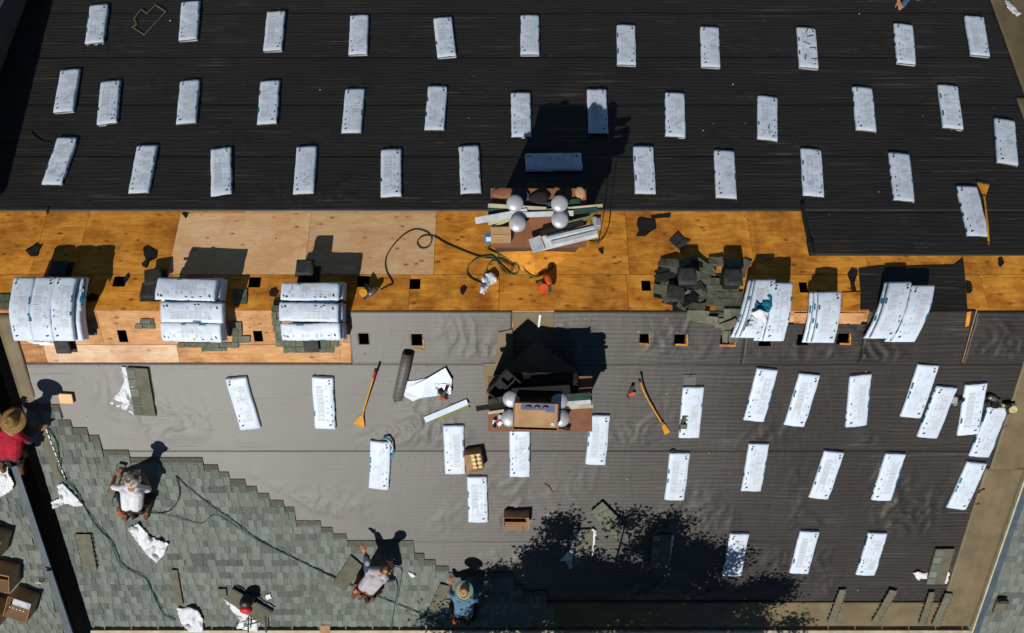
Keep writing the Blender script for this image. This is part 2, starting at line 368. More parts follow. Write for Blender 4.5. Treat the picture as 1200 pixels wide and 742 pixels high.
# ------------------------------------------------------------------ the house under repair
XL, XR_, YE = -7.80, 8.52, -5.84
XLN, XRN, YN = -9.9, 10.6, 7.6           # the far slope is wider
house = thing('house', 'long house under reroofing with black felt, bare orange plywood and new shingles', 'house', Vector((0, 0, -9)))
bm = bmesh.new()
box(bm, ((XL+XR_)/2+0.0, (YE)/2+0.25, -6.1), (XR_-XL-0.5, -YE-0.5, 5.8)); build('wall', bm, 'wall', house)
bm = bmesh.new()
box(bm, ((XLN+XRN)/2, YN/2+0.01, -6.65), (XRN-XLN-0.7, YN-0.6, 4.7)); build('wall', bm, 'wall', house)
HOLES = []
for (x, y, s) in ((141, 330, 12), (299, 331, 12), (426, 330, 13), (486.5, 333, 12), (757, 335, 12), (941, 337, 12),
                  (144.5, 394, 14), (303, 394, 12.5), (427, 397, 12.5), (489, 398, 13), (755, 397, 11), (796, 398, 12),
                  (849, 398, 10), (896, 399, 13), (940, 398, 12), (987, 397, 12), (150, 397, 1)):
    if s < 2: continue
    a = P(x-s/2, y-s/2); b = P(x+s/2, y+s/2); HOLES.append((a.x, b.x, min(a.y, b.y), max(a.y, b.y)))
def sheet(name, x0, x1, y0, y1, mat, h=0.0, th=0.018, parent=house, res=None, disp=None, holes=True, label=None):
    """slab lying on the roof between plan coordinates, openings left out"""
    hs = [q for q in HOLES if holes and q[0] < x1 and q[1] > x0 and q[2] < y1 and q[3] > y0]
    xs = {x0, x1}; ys = {y0, y1}
    for q in hs:
        for v in q[:2]:
            if x0 < v < x1: xs.add(v)
        for v in q[2:]:
            if y0 < v < y1: ys.add(v)
    if res:
        k = max(1, int((x1-x0)/res[0])); xs |= {x0+(x1-x0)*i/k for i in range(k)}
        k = max(1, int((y1-y0)/res[1])); ys |= {y0+(y1-y0)*i/k for i in range(k)}
    xs = sorted(xs); ys = sorted(ys)
    bm = bmesh.new(); V = {}
    def v(i, j):
        if (i, j) not in V:
            x, y = xs[i], ys[j]; z = zr(y)+h+th + (disp(x, y) if disp else 0)
            V[(i, j)] = bm.verts.new((x, y, z))
        return V[(i, j)]
    fs = []
    for i in range(len(xs)-1):
        for j in range(len(ys)-1):
            cx, cy = (xs[i]+xs[i+1])/2, (ys[j]+ys[j+1])/2
            if any(q[0] < cx < q[1] and q[2] < cy < q[3] for q in hs): continue
            f = bm.faces.new((v(i, j), v(i+1, j), v(i+1, j+1), v(i, j+1))); fs.append(f)
    bd = [e for e in bm.edges if len(e.link_faces) == 1]
    ex = bmesh.ops.extrude_edge_only(bm, edges=bd)
    for g in ex['geom']:
        if isinstance(g, bmesh.types.BMVert): g.co.z -= th + (disp(g.co.x, g.co.y)*0.8 if disp else 0)
    o = build(name, bm, mat, parent)
    if disp:
        for p in o.data.polygons: p.use_smooth = True
    if label: o['label'] = label
    return o
def yof(py, px=600): return P(px, py).y
# continuous deck boards under everything that is covered
def deckrow(y0, y1, xs, mats):
    for i in range(len(xs)-1):
        sheet('plywood_sheet', xs[i]+0.0035, xs[i+1]-0.0035, y0+0.003, y1-0.003, mats[i % len(mats)] if isinstance(mats, list) else mats, 0, 0.018)
X = lambda px, py: P(px, py).x
yA, yB = yof(322), yof(243)
# north slope, first row next to the ridge
deckrow(0.0, yA, [XL-1.4, X(105, 340), X(190, 340), X(352, 340), X(480, 340), X(585, 340), X(735, 340), X(880, 340), X(1050, 340), X(1152, 340), XR_+1.2], 'ply_old')
sheet('plywood_sheet', XLN, X(48, 280)-.003, yA+.003, yB, 'ply_old'); sheet('plywood_sheet', X(48, 280)+.003, X(98, 280)-.003, yA+.003, yB, 'ply_old')
sheet('plywood_sheet', X(98, 280)+.003, X(205, 285)-.004, yA+.003, yB, 'ply_old')
sheet('plywood_sheet', X(205, 285)+.003, X(361, 285)-.003, yA+.003, yof(250), 'ply_new', 0.002, 0.02)
sheet('plywood_sheet', X(361, 285)+.003, X(510, 285)-.003, yA+.003, yof(250), 'ply_new', 0.002, 0.02)
sheet('plywood_sheet', X(205, 285)+.003, X(287, 248), yof(250)+.004, yB+0.08, 'ply_old')
sheet('plywood_sheet', X(287, 248)+.004, X(510, 285), yof(250)+.004, yB+0.08, 'ply_new')
for a, b in ((510, 600), (600, 735), (735, 880), (880, 1010), (1010, 1100)):
    sheet('plywood_sheet', X(a, 285)+.003, X(b, 285)-.003, yA+.003, yB, 'ply_old')
sheet('plywood_sheet', X(1100, 285)+.003, XRN, yA+.003, yB, 'ply_old')
# north deck beneath the felt
deckrow(yB+0.085, YN, [XLN, -7.3, -4.8, -2.4, 0.05, 2.5, 4.95, 7.4, XRN], 'ply_old')
# south slope
yC, yD = yof(404), yof(425)
xs = [XL, X(118, 385), X(245, 385), X(411, 385)]
for i in range(3): sheet('plywood_sheet', xs[i]+.003, xs[i+1]-.003, yC+.003, -0.0, 'ply_mid')
sheet('plywood_sheet', XL, X(53, 412)-.003, yD+.003, yC-.003, 'ply_mid'); sheet('plywood_sheet', X(53, 412)+.003, X(209, 412)-.003, yD+.003, yC-.003, 'ply_pale')
sheet('plywood_sheet', X(209, 412)+.003, X(411, 412)-.003, yD+.003, yC-.003, 'ply_mid')
deckrow(yD+.003, 0, [X(411, 385), -0.5, 1.9, 4.35, 6.8, XR_], 'ply_mid')
deckrow(-3.4, yD-.003, [XL, -5.3, -2.9, -0.5, 1.9, 4.35, 6.8, XR_], 'ply_mid')
deckrow(YE, -3.4, [XL, -6.3, -3.9, -1.5, .9, 3.35, 5.8, XR_], 'ply_mid')
# attic floor seen through the vent openings
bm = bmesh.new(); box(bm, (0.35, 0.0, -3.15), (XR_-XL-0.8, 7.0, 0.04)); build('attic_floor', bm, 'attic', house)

STAIRZONE = [(0, 440), (80, 470), (135, 512), (240, 530), (300, 560), (370, 600), (480, 622), (540, 660), (600, 662), (650, 690), (655, 760), (0, 760)]
def wr_factory(amp, dens=1.0, seed=0.0, y0=0, y1=0):
    def f(x, y):
        gate = 1.0
        if y < -1.4:
            d_ = CAMZ+T*abs(y); px_, py_ = 600+x*F/d_, 371-(y-CAMY)*F/d_
            if x < 0.6 and inside((px_, py_), STAIRZONE): gate = 0.12
        t = abs((y-y0)/(y1-y0)) if y1 != y0 else .5
        t = min(1, max(0, t))
        n1 = noise.noise(Vector((x*1.7+seed, y*1.1, seed)))
        n2 = noise.noise(Vector((x*1.0+9+seed, y*0.8, seed+4)))
        wx = x + .35*noise.noise(Vector((x*1.6, y*2.4, seed))); wy = y + .25*noise.noise(Vector((x*1.8+5, y*1.6, seed)))
        a1 = max(0, 1-abs(noise.noise(Vector((wx*4.2, wy*1.6+seed, 2.0)))*3.2))**3
        a2 = max(0, 1-abs(noise.noise(Vector(((wx+wy)*3.6, (wx-wy)*1.5, seed+7.0)))*3.0))**3
        a3 = max(0, 1-abs(noise.noise(Vector(((wx-wy)*3.9, (wx+wy)*1.7, seed+3.0)))*3.0))**3
        pw = max(0, n2+0.08)*2.2
        low = 1-t if y1 < 0 or y0 < 0 else t                    # folds gather at the lower lap
        edge = max(0, min(1, (min(t, 1-t)-.035)*7)); low = .25+.9*(1-min(1, abs(t-.25)*1.7))
        return max(0, amp*2.0*(a1*.8+a2*.55+a3*.55)*pw*low + 0.22*amp*(n1+.6))*edge*dens*gate
    return f
# black felt courses on the far slope
NFH = 0.0015
nf = [yof(246), yof(246)+0.95, yof(246)+1.93, yof(246)+2.9, yof(246)+3.87, YN-0.05]
for i in range(5):
    a, b = nf[i], nf[i+1]
    sheet('felt_course', XLN+0.3, 8.95, a-0.03, b, 'felt', 0.020, 0.004+0.0021*(5-i), res=(0.045, 0.045), disp=wr_factory(0.012, 1, i*3.1, a-0.03, b), holes=False)
xq = X(945, 275)
sheet('felt_course', xq, XRN-0.6, yof(300), nf[0]-0.034, 'felt', 0.020, 0.017, res=(0.045, 0.045), disp=wr_factory(0.012, 1, 33, yof(300), nf[0]), holes=False)
bm = bmesh.new(); tube(bm, smooth_path([P(940, 238, .055), P(943, 258, .055), P(948, 280, .055), P(952, 299, .05)]), [.032]*13+[.05]*6, 10)
tag(build('felt_roll_edge', bm, 'tar', house), None, None)
# grey/black felt on the near slope
s1 = yof(426); s2 = yof(531); s3 = yof(634); s4 = yof(706)
WR2 = wr_factory(0.024, 1, 7.7, s3, s2); WR3 = wr_factory(0.022, 1, 17, s4, s3)
sheet('felt_course', XL+0.2, 7.98, s2-0.02, s1, 'felt_sheen', 0.020, 0.00655, res=(0.04, 0.04), disp=wr_factory(0.022, 1, 1.3, s2, s1))
sheet('felt_course', XL+0.2, 7.95, s3-0.02, s2+0.05, 'felt_sheen', 0.020, 0.008, res=(0.04, 0.04), disp=lambda x, y: WR2(x, y)*min(1, max(.12, (x+6.0-(y+3)*-2.5)*.8)) if y < -2.6 else WR2(x, y))
sheet('felt_course', XL+0.2, 7.93, s4, s3+0.05, 'felt_sheen', 0.020, 0.0045, res=(0.04, 0.04), disp=lambda x, y: WR3(x, y)*min(1, max(.12, (x+1.2)*.8)))
sheet('felt_course', X(411, 400), X(600, 400), s1-0.01, -0.01, 'felt_sheen', 0.020, 0.016, res=(0.035, 0.035), disp=wr_factory(0.034, 1.1, 5.5, s1, 0), holes=True)
sheet('felt_course', X(600, 410)+.003, X(652, 400), s1-0.01, yof(402), 'felt_sheen', 0.020, 0.013, res=(0.04, 0.04), disp=wr_factory(0.02, 1, 3, s1, 0))
sheet('felt_course', X(648, 400), X(872, 400)-.003, s1-0.012, -0.012, 'felt_sheen', 0.020, 0.016, res=(0.035, 0.035), disp=wr_factory(0.026, 1, 8.5, s1, 0))
sheet('felt_course', X(872, 400), X(1010, 400), s1-0.012, yof(379), 'felt_sheen', 0.020, 0.018, res=(0.035, 0.035), disp=wr_factory(0.030, 1, 2.5, s1, 0))
sheet('felt_course', X(1010, 400)+.003, X(1132, 400), s1-0.012, -0.0, 'felt_sheen', 0.020, 0.019, res=(0.035, 0.035), disp=wr_factory(0.030, 1.2, 12.5, s1, -.4), holes=True)
sheet('felt_course', X(1134, 400), 8.35, s1-0.012, -0.012, 'felt_sheen', 0.020, 0.018, res=(0.035, 0.035), disp=wr_factory(0.022, 1, 22.5, s1, 0))
bm = bmesh.new(); pts = [(1008, 363), (1008, 340), (1006, 316), (1030, 312), (1062, 313), (1095, 312), (1118, 311), (1128, 303), (1131, 330), (1133, 363)]
prism(bm, [P(x, y, .024) for x, y in pts], .012, 0, .012); build('felt_flap', bm, 'felt', house)
# tan self-adhesive membrane along rakes, eave and around the near chimney
def memb(pix, h=0.034): 
    bm = bmesh.new(); prism(bm, [P(x, y, h) for x, y in pix], .004, 0, 0.003); return build('membrane_strip', bm, 'membrane', house)
def membr(x0, x1, y0, y1, seed=0, h=.036, th=.016):
    return sheet('membrane_strip', x0, x1, y0, y1, 'membrane', h, th, res=(.05, .06), disp=lambda x, y: 0.010*noise.noise(Vector((x*3, y*1.2, seed)))+0.012*max(0, 1-abs((x-(8.27+0.02*math.sin(y*2)))/0.05)), holes=False)
membr(7.86, XR_, YE+0.45, -2.6, 1); membr(7.93, XR_, -2.63, -0.01, 2, .039)
membr(8.7, XRN-.3, 0.9, 3.7, 4, .044, .012); membr(8.86, XRN-.3, 3.72, YN, 5, .044, .012)
sheet('membrane_strip', 0.35, XR_, YE+0.005, s4+0.03, 'membrane', 0.036, 0.012, res=(.06, .05), disp=lambda x, y: 0.008*noise.noise(Vector((x*1.5, y*4, 3)))+0.010*max(0, 1-abs((y-(YE+.34))/0.04)), holes=False)
sheet('membrane_strip', XL, XL+0.24, YE+.02, -0.05, 'membrane', 0.030, 0.012, res=(.06, .1), disp=lambda x, y: 0.008*noise.noise(Vector((x*3, y*3, 6))), holes=False)
memb([(600, 366), (650, 366), (655, 400), (640, 425), (596, 425), (602, 395)], .022)
memb([(566, 426), (584, 426), (584, 478), (570, 478)], .046); memb([(583, 390), (600, 386), (604, 430), (580, 436)], .060)
bm = bmesh.new(); bar(bm, P(633, 369, .05), P(631, 385, .05), .03, .004); build('white_tape', bm, 'wrap_thin', house)

# rake and eave edges
bm = bmesh.new()
bar(bm, Vector((XR_+.012, 0, -0.09)), Vector((XR_+.012, YE, zr(YE)-.09)), .022, .20); build('rake_board', bm, 'wall', house)
bm = bmesh.new()
bar(bm, Vector((XL-.012, 0, -0.09)), Vector((XL-.012, YE, zr(YE)-.09)), .022, .20); build('rake_board', bm, 'wall', house)
bm = bmesh.new()
zg = zr(YE)-0.03
box(bm, (0.35, YE-0.012, zg-.09), (16.4, .022, .2), mi=1)
box(bm, (0.35, YE-0.062, zg-.06), (16.4, .075, .01), mi=0); box(bm, (0.35, YE-0.105, zg-.02), (16.4, .014, .09)); box(bm, (0.35, YE-0.125, zg+.028), (16.4, .05, .010))
build('gutter', bm, ['cream', 'tar'], house)
for k in range(33):
    bm = bmesh.new(); box(bm, (-7.6+k*0.5, YE-0.068, zg+.012), (.022, .10, .008)); build('gutter_hanger', bm, 'copper', house)

# ------------------------------------------------------------------ new laminated shingles
def shingle_mesh(seed, L_=1.0):
    r = random.Random(seed); bm = bmesh.new()
    def wedge(x0, x1, y0, y1, zb0, zb1, th, mi):
        v = [bm.verts.new(p) for p in ((x0, y0, zb0), (x1, y0, zb0), (x1, y1, zb1), (x0, y1, zb1), (x0, y0, zb0+th), (x1, y0, zb0+th), (x1, y1, zb1+th), (x0, y1, zb1+th))]
        for q in ((3, 2, 1, 0), (4, 5, 6, 7), (0, 1, 5, 4), (1, 2, 6, 5), (2, 3, 7, 6), (3, 0, 4, 7)):
            bm.faces.new([v[i] for i in q]).material_index = mi
    wedge(0.002, L_-.002, 0.0, 0.165, 0.009, 0.0, 0.004, r.choice((1, 1, 2)))
    wedge(0.002, L_-.002, 0.166, 0.262, 0.0, 0.0, 0.0022, 3)
    x = r.uniform(-.05, .06)
    while x < L_-.03:
        wd = r.uniform(.06, .16)
        a, b = max(x, .003), min(x+wd, L_-.003)
        if b-a > .02: wedge(a, b, -.004, .139, .0135, .0060, r.uniform(.005, .0085), r.choice((0, 0, 1, 1, 0, 2)))
        x += wd + r.uniform(.05, .14)
    me = mesh(bm, 'shingle', ['shA', 'shB', 'shC', 'sh_lap']); return me
SH = [shingle_mesh(s) for s in range(10)]; SHH = [shingle_mesh(50+s, 0.5) for s in range(4)]; SHQ = [shingle_mesh(80+s, 0.25) for s in range(4)]
EXPO = 0.143
stair = [(60, 478), (69, 483), (82, 502), (126, 527), (160, 541), (229, 541), (250, 554), (294, 574), (314, 588), (360, 614), (395, 630), (415, 634), (474, 634), (488, 652), (508, 664), (533, 674), (590, 672), (606, 690), (640, 700), (648, 742)]
def lay(parent, xl, xrf, ystart, yend, h, sign=-1, zofs=0.0, off0=0.0):
    """courses from the eave upward; xrf(y) is the right end of a course"""
    inv = parent.matrix_basis.inverted()
    n = int(abs(ystart-yend)/(EXPO*math.cos(PITCH)))
    for c in range(n):
        y = ystart - sign*c*EXPO*math.cos(PITCH)
        xr = xrf(y)
        x = xl - [0, .42, .17, .58, .31][c % 5] - off0
        while x < xr-.05:
            for L_, pool in ((1.0, SH), (.5, SHH), (.25, SHQ)):
                if x+L_ <= xr+.13: break
            else: break
            if x + L_ > xl+0.02:
                xx = x
                if x < xl:     # the cut piece at the edge
                    rest = x+L_-xl
                    if rest < .04: x += L_; continue
                    link('shingle', shingle_mesh(500+c, rest), parent, inv @ slope_mat(Vector((xl, y, -T*abs(y)+h+zofs))))
                else:
                    link('shingle', R.choice(pool), parent, inv @ slope_mat(Vector((xx, y, -T*abs(y)+h+zofs))))
            x += L_
def stair_x(y):
    best = None
    py = None
    # photograph row of this course (its upper edge), then the stair outline
    yy = y + EXPO*math.cos(PITCH)*0.7
    d = CAMZ+T*abs(yy); py = 371-(yy-CAMY)/d*F
    for (x0, y0), (x1, y1) in zip(stair, stair[1:]):
        if y0 <= py <= y1 and y1 > y0:
            px = x0+(x1-x0)*(py-y0)/(y1-y0); best = px
    if best is None: return -99
    return (best-600)/F*d
lay(house, XL, stair_x, YE+0.01, -1.6, 0.042)
sh_rake = bmesh.new(); prism(sh_rake, [P(x, y, .066) for x, y in ((41, 500), (53, 500), (78, 563), (66, 563))], .01); build('starter_strip', sh_rake, 'sh_back', house)
for k in range(9):
    bm = bmesh.new(); bar(bm, P(54+k*2.6, 503+k*6.8, .078), P(55.6+k*2.6, 507.5+k*6.8, .078), .018, .003); build('seal_dab', bm, 'wrap_thin', house)
# starter strips along the top edge of the new shingles, and loose strips waiting on the work
def strip(label, a, b, c, d, h=.085, mat='sh_back', dabs=True, group=None, name='shingle_strip'):
    t = thing(name, label, 'shingle', slope_mat(P((a[0]+c[0])/2, (a[1]+c[1])/2, h)), group)
    bm = bmesh.new(); prism(bm, [P(*q, h) for q in (a, b, c, d)], .012, 0, .004); build('strip', bm, mat, t)
    if dabs:
        for (p, q) in ((a, d), (b, c)):
            n = max(3, int(math.hypot(p[0]-q[0], p[1]-q[1])/5.0)); bm = bmesh.new()
            for k in range(n):
                u, v = (k+.15)/n, (k+.7)/n
                A = P(p[0]+(q[0]-p[0])*u, p[1]+(q[1]-p[1])*u, h+.016); B = P(p[0]+(q[0]-p[0])*v, p[1]+(q[1]-p[1])*v, h+.016)
                bar(bm, A, B, .014, .003)
            build('sealant_line', bm, 'vent_dark', t)
    return t
strip('pale tan starter strip lying on the new shingles right of the black gap', (87, 626), (106, 626), (114, 668), (97, 668))
strip('narrow brown strip on the shingles above the crumpled wrapper at the eave', (200, 668), (208, 668), (215, 709), (207, 709), dabs=False)
strip('grey shingle strip under the arm of the roofer in the grey-white shirt', (411, 651), (425, 663), (404, 693), (390, 684))
strip('long olive shingle strip just left of the roofer in the blue shirt', (516, 684), (528, 687), (512, 720), (501, 717))
strip('olive shingle strip leaning beside the roofer in the white shirt', (139, 543), (147, 545), (131, 588), (123, 584), h=.10)
strip('green-grey trapezoid of shingle lying on the felt above the tree shadow', (706, 588), (729, 611), (723, 632), (692, 600), mat='sh_old')
for i, (q, n) in enumerate((([(984, 691), (992, 691), (979, 730), (969, 730)], 'first'), ([(1043, 691), (1052, 693), (1030, 730), (1021, 729)], 'second'),
          ([(1089, 694), (1096, 694), (1085, 733), (1076, 732)], 'third'), ([(1108, 695), (1117, 696), (1101, 734), (1091, 733)], 'fourth'))):
    strip('%s from the left of the four grey strips across the tan eave membrane' % n, *q, group='grey strips laid across the eave membrane')

# ------------------------------------------------------------------ neighbouring roofs
def yref(py): return yof(py)
nb = thing('neighbour_house', 'house across the black gap at the left, shingled roof with a grey metal edge', 'house', Vector((-12, -4, -9)))
NX = -8.20; dz = -0.02
def slab(bm, x0, x1, y0, y1, h, th, mi=0):
    v = []
    for zz in (h, h+th):
        for x, y in ((x0, y0), (x1, y0), (x1, y1), (x0, y1)): v.append(bm.verts.new((x, y, zr(y)+zz)))
    for q in ((3, 2, 1, 0), (4, 5, 6, 7), (0, 1, 5, 4), (1, 2, 6, 5), (2, 3, 7, 6), (3, 0, 4, 7)):
        bm.faces.new([v[i] for i in q]).material_index = mi
bm = bmesh.new(); slab(bm, -16, NX, -7.5, -0.6, dz-.02, .02); build('roof', bm, 'shC', nb)
bm = bmesh.new(); box(bm, (-12.2, -4.1, -6.5), (7.9, 6.6, 5.0)); build('wall', bm, 'wall', nb)
bm = bmesh.new(); bar(bm, Vector((NX-.055, -0.65, zr(.65)+.02)), Vector((NX-.055, -7.5, zr(7.5)+.02)), .11, .05)
bar(bm, Vector((NX-.008, -0.65, zr(.65)-.12)), Vector((NX-.008, -7.5, zr(7.5)-.12)), .016, .24, 1); build('rake_trim', bm, ['grey_metal', 'tar'], nb)
lay(nb, -10.9, lambda y: NX-.14, -6.6, -1.4, dz, off0=.2)
# far-slope neighbour, higher than the felt, its shade falls across the felt
nn = thing('neighbour_house', 'taller house at the upper left corner whose shadow darkens the edge of the black felt', 'house', Vector((-13, 4.5, -9)))
NXX = -8.90
bm = bmesh.new()
za, zb = -3.42, 1.03
vs = [bm.verts.new(p) for p in ((-16, 0.4, zb), (NXX, 0.4, zb), (NXX, 9.0, za-.2), (-16, 9.0, za-.2), (-16, 0.4, zb-.03), (NXX, 0.4, zb-.03), (NXX, 9.0, za-.23), (-16, 9.0, za-.23))]
for q in ((0, 1, 2, 3), (7, 6, 5, 4), (0, 4, 5, 1), (1, 5, 6, 2), (2, 6, 7, 3), (3, 7, 4, 0)): bm.faces.new([vs[i] for i in q])
build('roof', bm, 'shB', nn)
sl_ = (za-.2-zb)/8.6
bm = bmesh.new(); bar(bm, Vector((NXX-.02, .4, zb+.03)), Vector((NXX-.02, 9, za-.17)), .09, .06); build('rake_trim', bm, 'grey_metal', nn)
bm = bmesh.new()
vs = [bm.verts.new(p) for p in ((NXX-.1, .45, -8.9), (NXX-.1, 8.9, -8.9), (NXX-.1, 8.9, zb+sl_*8.5-.05), (NXX-.1, .45, zb-.05), (-15.9, .45, -8.9), (-15.9, 8.9, -8.9), (-15.9, 8.9, zb+sl_*8.5-.05), (-15.9, .45, zb-.05))]
for q in ((0, 1, 2, 3), (7, 6, 5, 4), (0, 4, 5, 1), (1, 5, 6, 2), (2, 6, 7, 3), (3, 7, 4, 0)): bm.faces.new([vs[i] for i in q])
build('wall', bm, 'wall', nn)
inv = nn.matrix_basis.inverted()
for c in range(60):
    y = 8.9-c*.1325
    if y < 4.4: break
    for k in range(2):
        m = Matrix.Translation((NXX-.12-(k+1)*1.0+[0, .3, .1][c % 3]*0-.0, y, zb+sl_*(y-.4)+.004)) @ Matrix.Rotation(math.atan(sl_), 4, 'X') @ Matrix.Rotation(PI, 4, 'Z') @ Matrix.Translation((-1, 0, 0))
        link('shingle', R.choice(SH), nn, inv @ m)
# right neighbour, a touch lower
nr = thing('neighbour_house', 'house at the lower right corner with light grey-green shingles beyond a grey metal edge', 'house', Vector((12, -4, -9)))
NR = 8.60
bm = bmesh.new(); slab(bm, NR, 15, -7.5, -0.8, -.14, .02); build('roof', bm, 'shC', nr)
bm = bmesh.new(); box(bm, (11.9, -4.2, -6.6), (6.3, 6.5, 4.8)); build('wall', bm, 'wall', nr)
bm = bmesh.new(); bar(bm, Vector((NR+.13, -0.85, zr(.85)-.08)), Vector((NR+.13, -7.5, zr(7.5)-.08)), .12, .06, 0)
bar(bm, Vector((NR+.05, -0.85, zr(.85)-.07)), Vector((NR+.05, -7.5, zr(7.5)-.07)), .03, .07, 1); build('rake_trim', bm, ['grey_metal', 'cream'], nr)
lay(nr, NR+.21, lambda y: 10.9, -6.6, -2.3, -.12, off0=.05)
t = thing('shingle_strip', 'short brown strip casting a shadow on the roof at the lower right corner', 'shingle', slope_mat(P(1170, 708, -.1)))
bm = bmesh.new(); box(bm, (0, 0, .03), (.17, .34, .04)); build('strip', bm, 'sh_back', t, world=False)
bm = bmesh.new(); box(bm, (0, .14, .075), (.18, .06, .05)); build('folded_end', bm, 'vent_dark', t, world=False)

# ------------------------------------------------------------------ shingle bundles in white plastic
BL, BW, BT = 0.93, 0.338, 0.064
def bundle_parts(seed, blue='r', openend=True, L_=BL, bend=None, torn=False, marks=True, closed_top=True, w=BW, th=BT):
    """meshes: wrapper tube, end of the shingle pack, print; y along the bundle, +y is the ridge side"""
    r = random.Random(seed); bm = bmesh.new(); ny = 26
    bend = bend or (lambda p: p)
    ph = r.uniform(0, 9)
    def half(v): return w/2*(1+.022*noise.noise(Vector((v*9, ph, 0))))+.004*noise.noise(Vector((v*30, ph, 4)))
    def top(u, v):
        e = max(abs(v)/(L_/2)-.90, 0)/.10
        return th*(1-.10*abs(u)**3) * (1-(.22 if openend else .08)*e*e) + .007*noise.noise(Vector((u*1.6+ph, v*4, ph))) + .003*noise.noise(Vector((u*5+ph, v*14, ph))) + .009*max(0, 1-abs(noise.noise(Vector(((u*.17+v*.6)*11+ph, (u*.17-v)*2.2, ph)))*4))*max(0, math.sin(v*5+ph))
    def ctr(v): return .010*noise.noise(Vector((v*2.5, ph+5, 1)))
    rings = []
    prof = [(-.93, 0.0), (-1, .25), (-.995, .62), (-.955, .88), (-.86, 1), (-.6, 1), (-.3, 1), (0, 1), (.3, 1), (.6, 1), (.86, 1), (.955, .88), (.995, .62), (1, .25), (.93, 0.0)]
    for j in range(ny+1):
        v = -L_/2 + L_*j/ny; rg = []
        for (u, z) in prof:
            rag = (r.uniform(-.004, .004) if j in (0, ny) else 0)
            rg.append(bm.verts.new(bend(Vector((ctr(v)+u*half(v), v+rag, .004+z*top(u, v))))))
        rings.append(rg)
    n = len(prof)
    for j in range(ny):
        for k in range(n):
            f = bm.faces.new((rings[j][k], rings[j+1][k], rings[j+1][(k+1) % n], rings[j][(k+1) % n])); f.smooth = True
            if torn and ((k in (4, 5) and 4 < j < 12) or (k == 3 and 2 < j < 10)) : bm.faces.remove(f)
            elif k in (1, 2) and 'l' in blue and noise.noise(Vector((j*.31, seed*1.7, 0))) > .18: f.material_index = 1
            elif k in (11, 12) and 'r' in blue and noise.noise(Vector((j*.31, seed*2.7, 5))) > .12: f.material_index = 1
            elif k in (0, 13): f.material_index = 2
    for rg in ([rings[-1]] if openend else [rings[0], rings[-1]]):
        c = Vector((0, 0, 0))
        for q in rg: c += q.co
        bm.faces.new(rg if rg is rings[-1] else rg[::-1])
    if not openend: pass
    wrap = mesh(bm, 'wrapper', ['wrap', 'wrap_blue', 'wrap_side'])
    bm = bmesh.new()   # shingles seen in the open lower end
    y0 = -L_/2 + (.012 if openend else .05)
    for k in range(4):
        z = .012+k*(th-.02)/4
        v = [bend(Vector((x, y, zz))) for zz in (z, z+(th-.026)/4) for x, y in ((-w*.45, y0+.006*k), (w*.45, y0+.004*k), (w*.45, y0+.2), (-w*.45, y0+.2))]
        vs = [bm.verts.new(q) for q in v]
        for q in ((3, 2, 1, 0), (4, 5, 6, 7), (0, 1, 5, 4), (1, 2, 6, 5), (2, 3, 7, 6), (3, 0, 4, 7)): bm.faces.new([vs[i] for i in q])
    pack = mesh(bm, 'shingle_pack', 'sh_back')
    pr = None
    if marks:
        bm = bmesh.new()
        def q(x, y, dx, dy, mi, sk=0.0, lift=.0016):
            pts = [(x-dx/2, y-dy/2), (x+dx/2, y-dy/2+sk), (x+dx/2, y+dy/2+sk), (x-dx/2, y+dy/2)]
            vs = [bm.verts.new(bend(Vector((ctr(b)+a, b, .004+top(a/(w/2), b)+lift)))) for a, b in pts]
            bm.faces.new(vs).material_index = mi
        s = 1 if 'r' in blue else -1
        e = w/2
        # black registration marks along one edge
        q(s*(e-.07), L_/2-.055, .034, .02, 0, .016); q(s*(e-.06), L_/2-.10, .03, .035, 0, .01); q(s*(e-.12), L_/2-.135, .035, .03, 1)
        for yy in r.sample((-.05, -.12, -.21, -.27, -.33), r.choice((2, 3, 3))): q(s*(e-.05)+r.uniform(-.012, .012), yy*L_+r.uniform(-.02, .02), .018, .034, 0, .016)
        q(s*(e-.075), -L_/2+.075, .04, .026, 0, .012)
        pass
        for yy in (r.uniform(.10, .22), r.uniform(-.2, -.05)):
            if r.random() < .75: q(-s*(e-.016), yy*L_, .026, r.uniform(.05, .13), 2)
        for k in range(9):        # columns of fine print, two tables
            yy = L_/2-.18-k*.072
            if yy < -L_/2+.14: break
            q(-s*.045, yy, .115, .058, 1)
            if k % 3 != 1: q(s*.055, yy-.01, .045, .045, 1)
        pr = mesh(bm, 'printing', ['ink', 'ink_soft', 'wrap_blue'])
    return wrap, pack, pr
VN = [bundle_parts(s, 'r' if s % 2 else 'l', True) for s in range(8)]       # lower end open, as on the far slope
VS = [bundle_parts(20+s, 'r' if s % 2 else 'l', False) for s in range(8)]
def bundle(mtx, label, var, group=None, name='shingle_bundle'):
    t = thing(name, label, 'bundle', mtx, group)
    link('wrapper', var[0], t); link('shingle_pack', var[1], t)
    if var[2]: link('printing', var[2], t)['kind'] = 'stuff'
    return t
def at_px(xt, yt, xb, yb, h=.03):
    a = P(xt, yt, h+BT); b = P(xb, yb, h+BT); c = (a+b)/2
    d = a-b; p = Vector((c.x, c.y, zr(c.y)+h))
    return p, math.atan2(-d.x, math.hypot(d.y, d.z)*(1 if d.y > 0 else -1))
ORD = ['first', 'second', 'third', 'fourth', 'fifth', 'sixth', 'seventh', 'eighth', 'ninth', 'tenth', 'eleventh', 'twelfth', 'thirteenth']
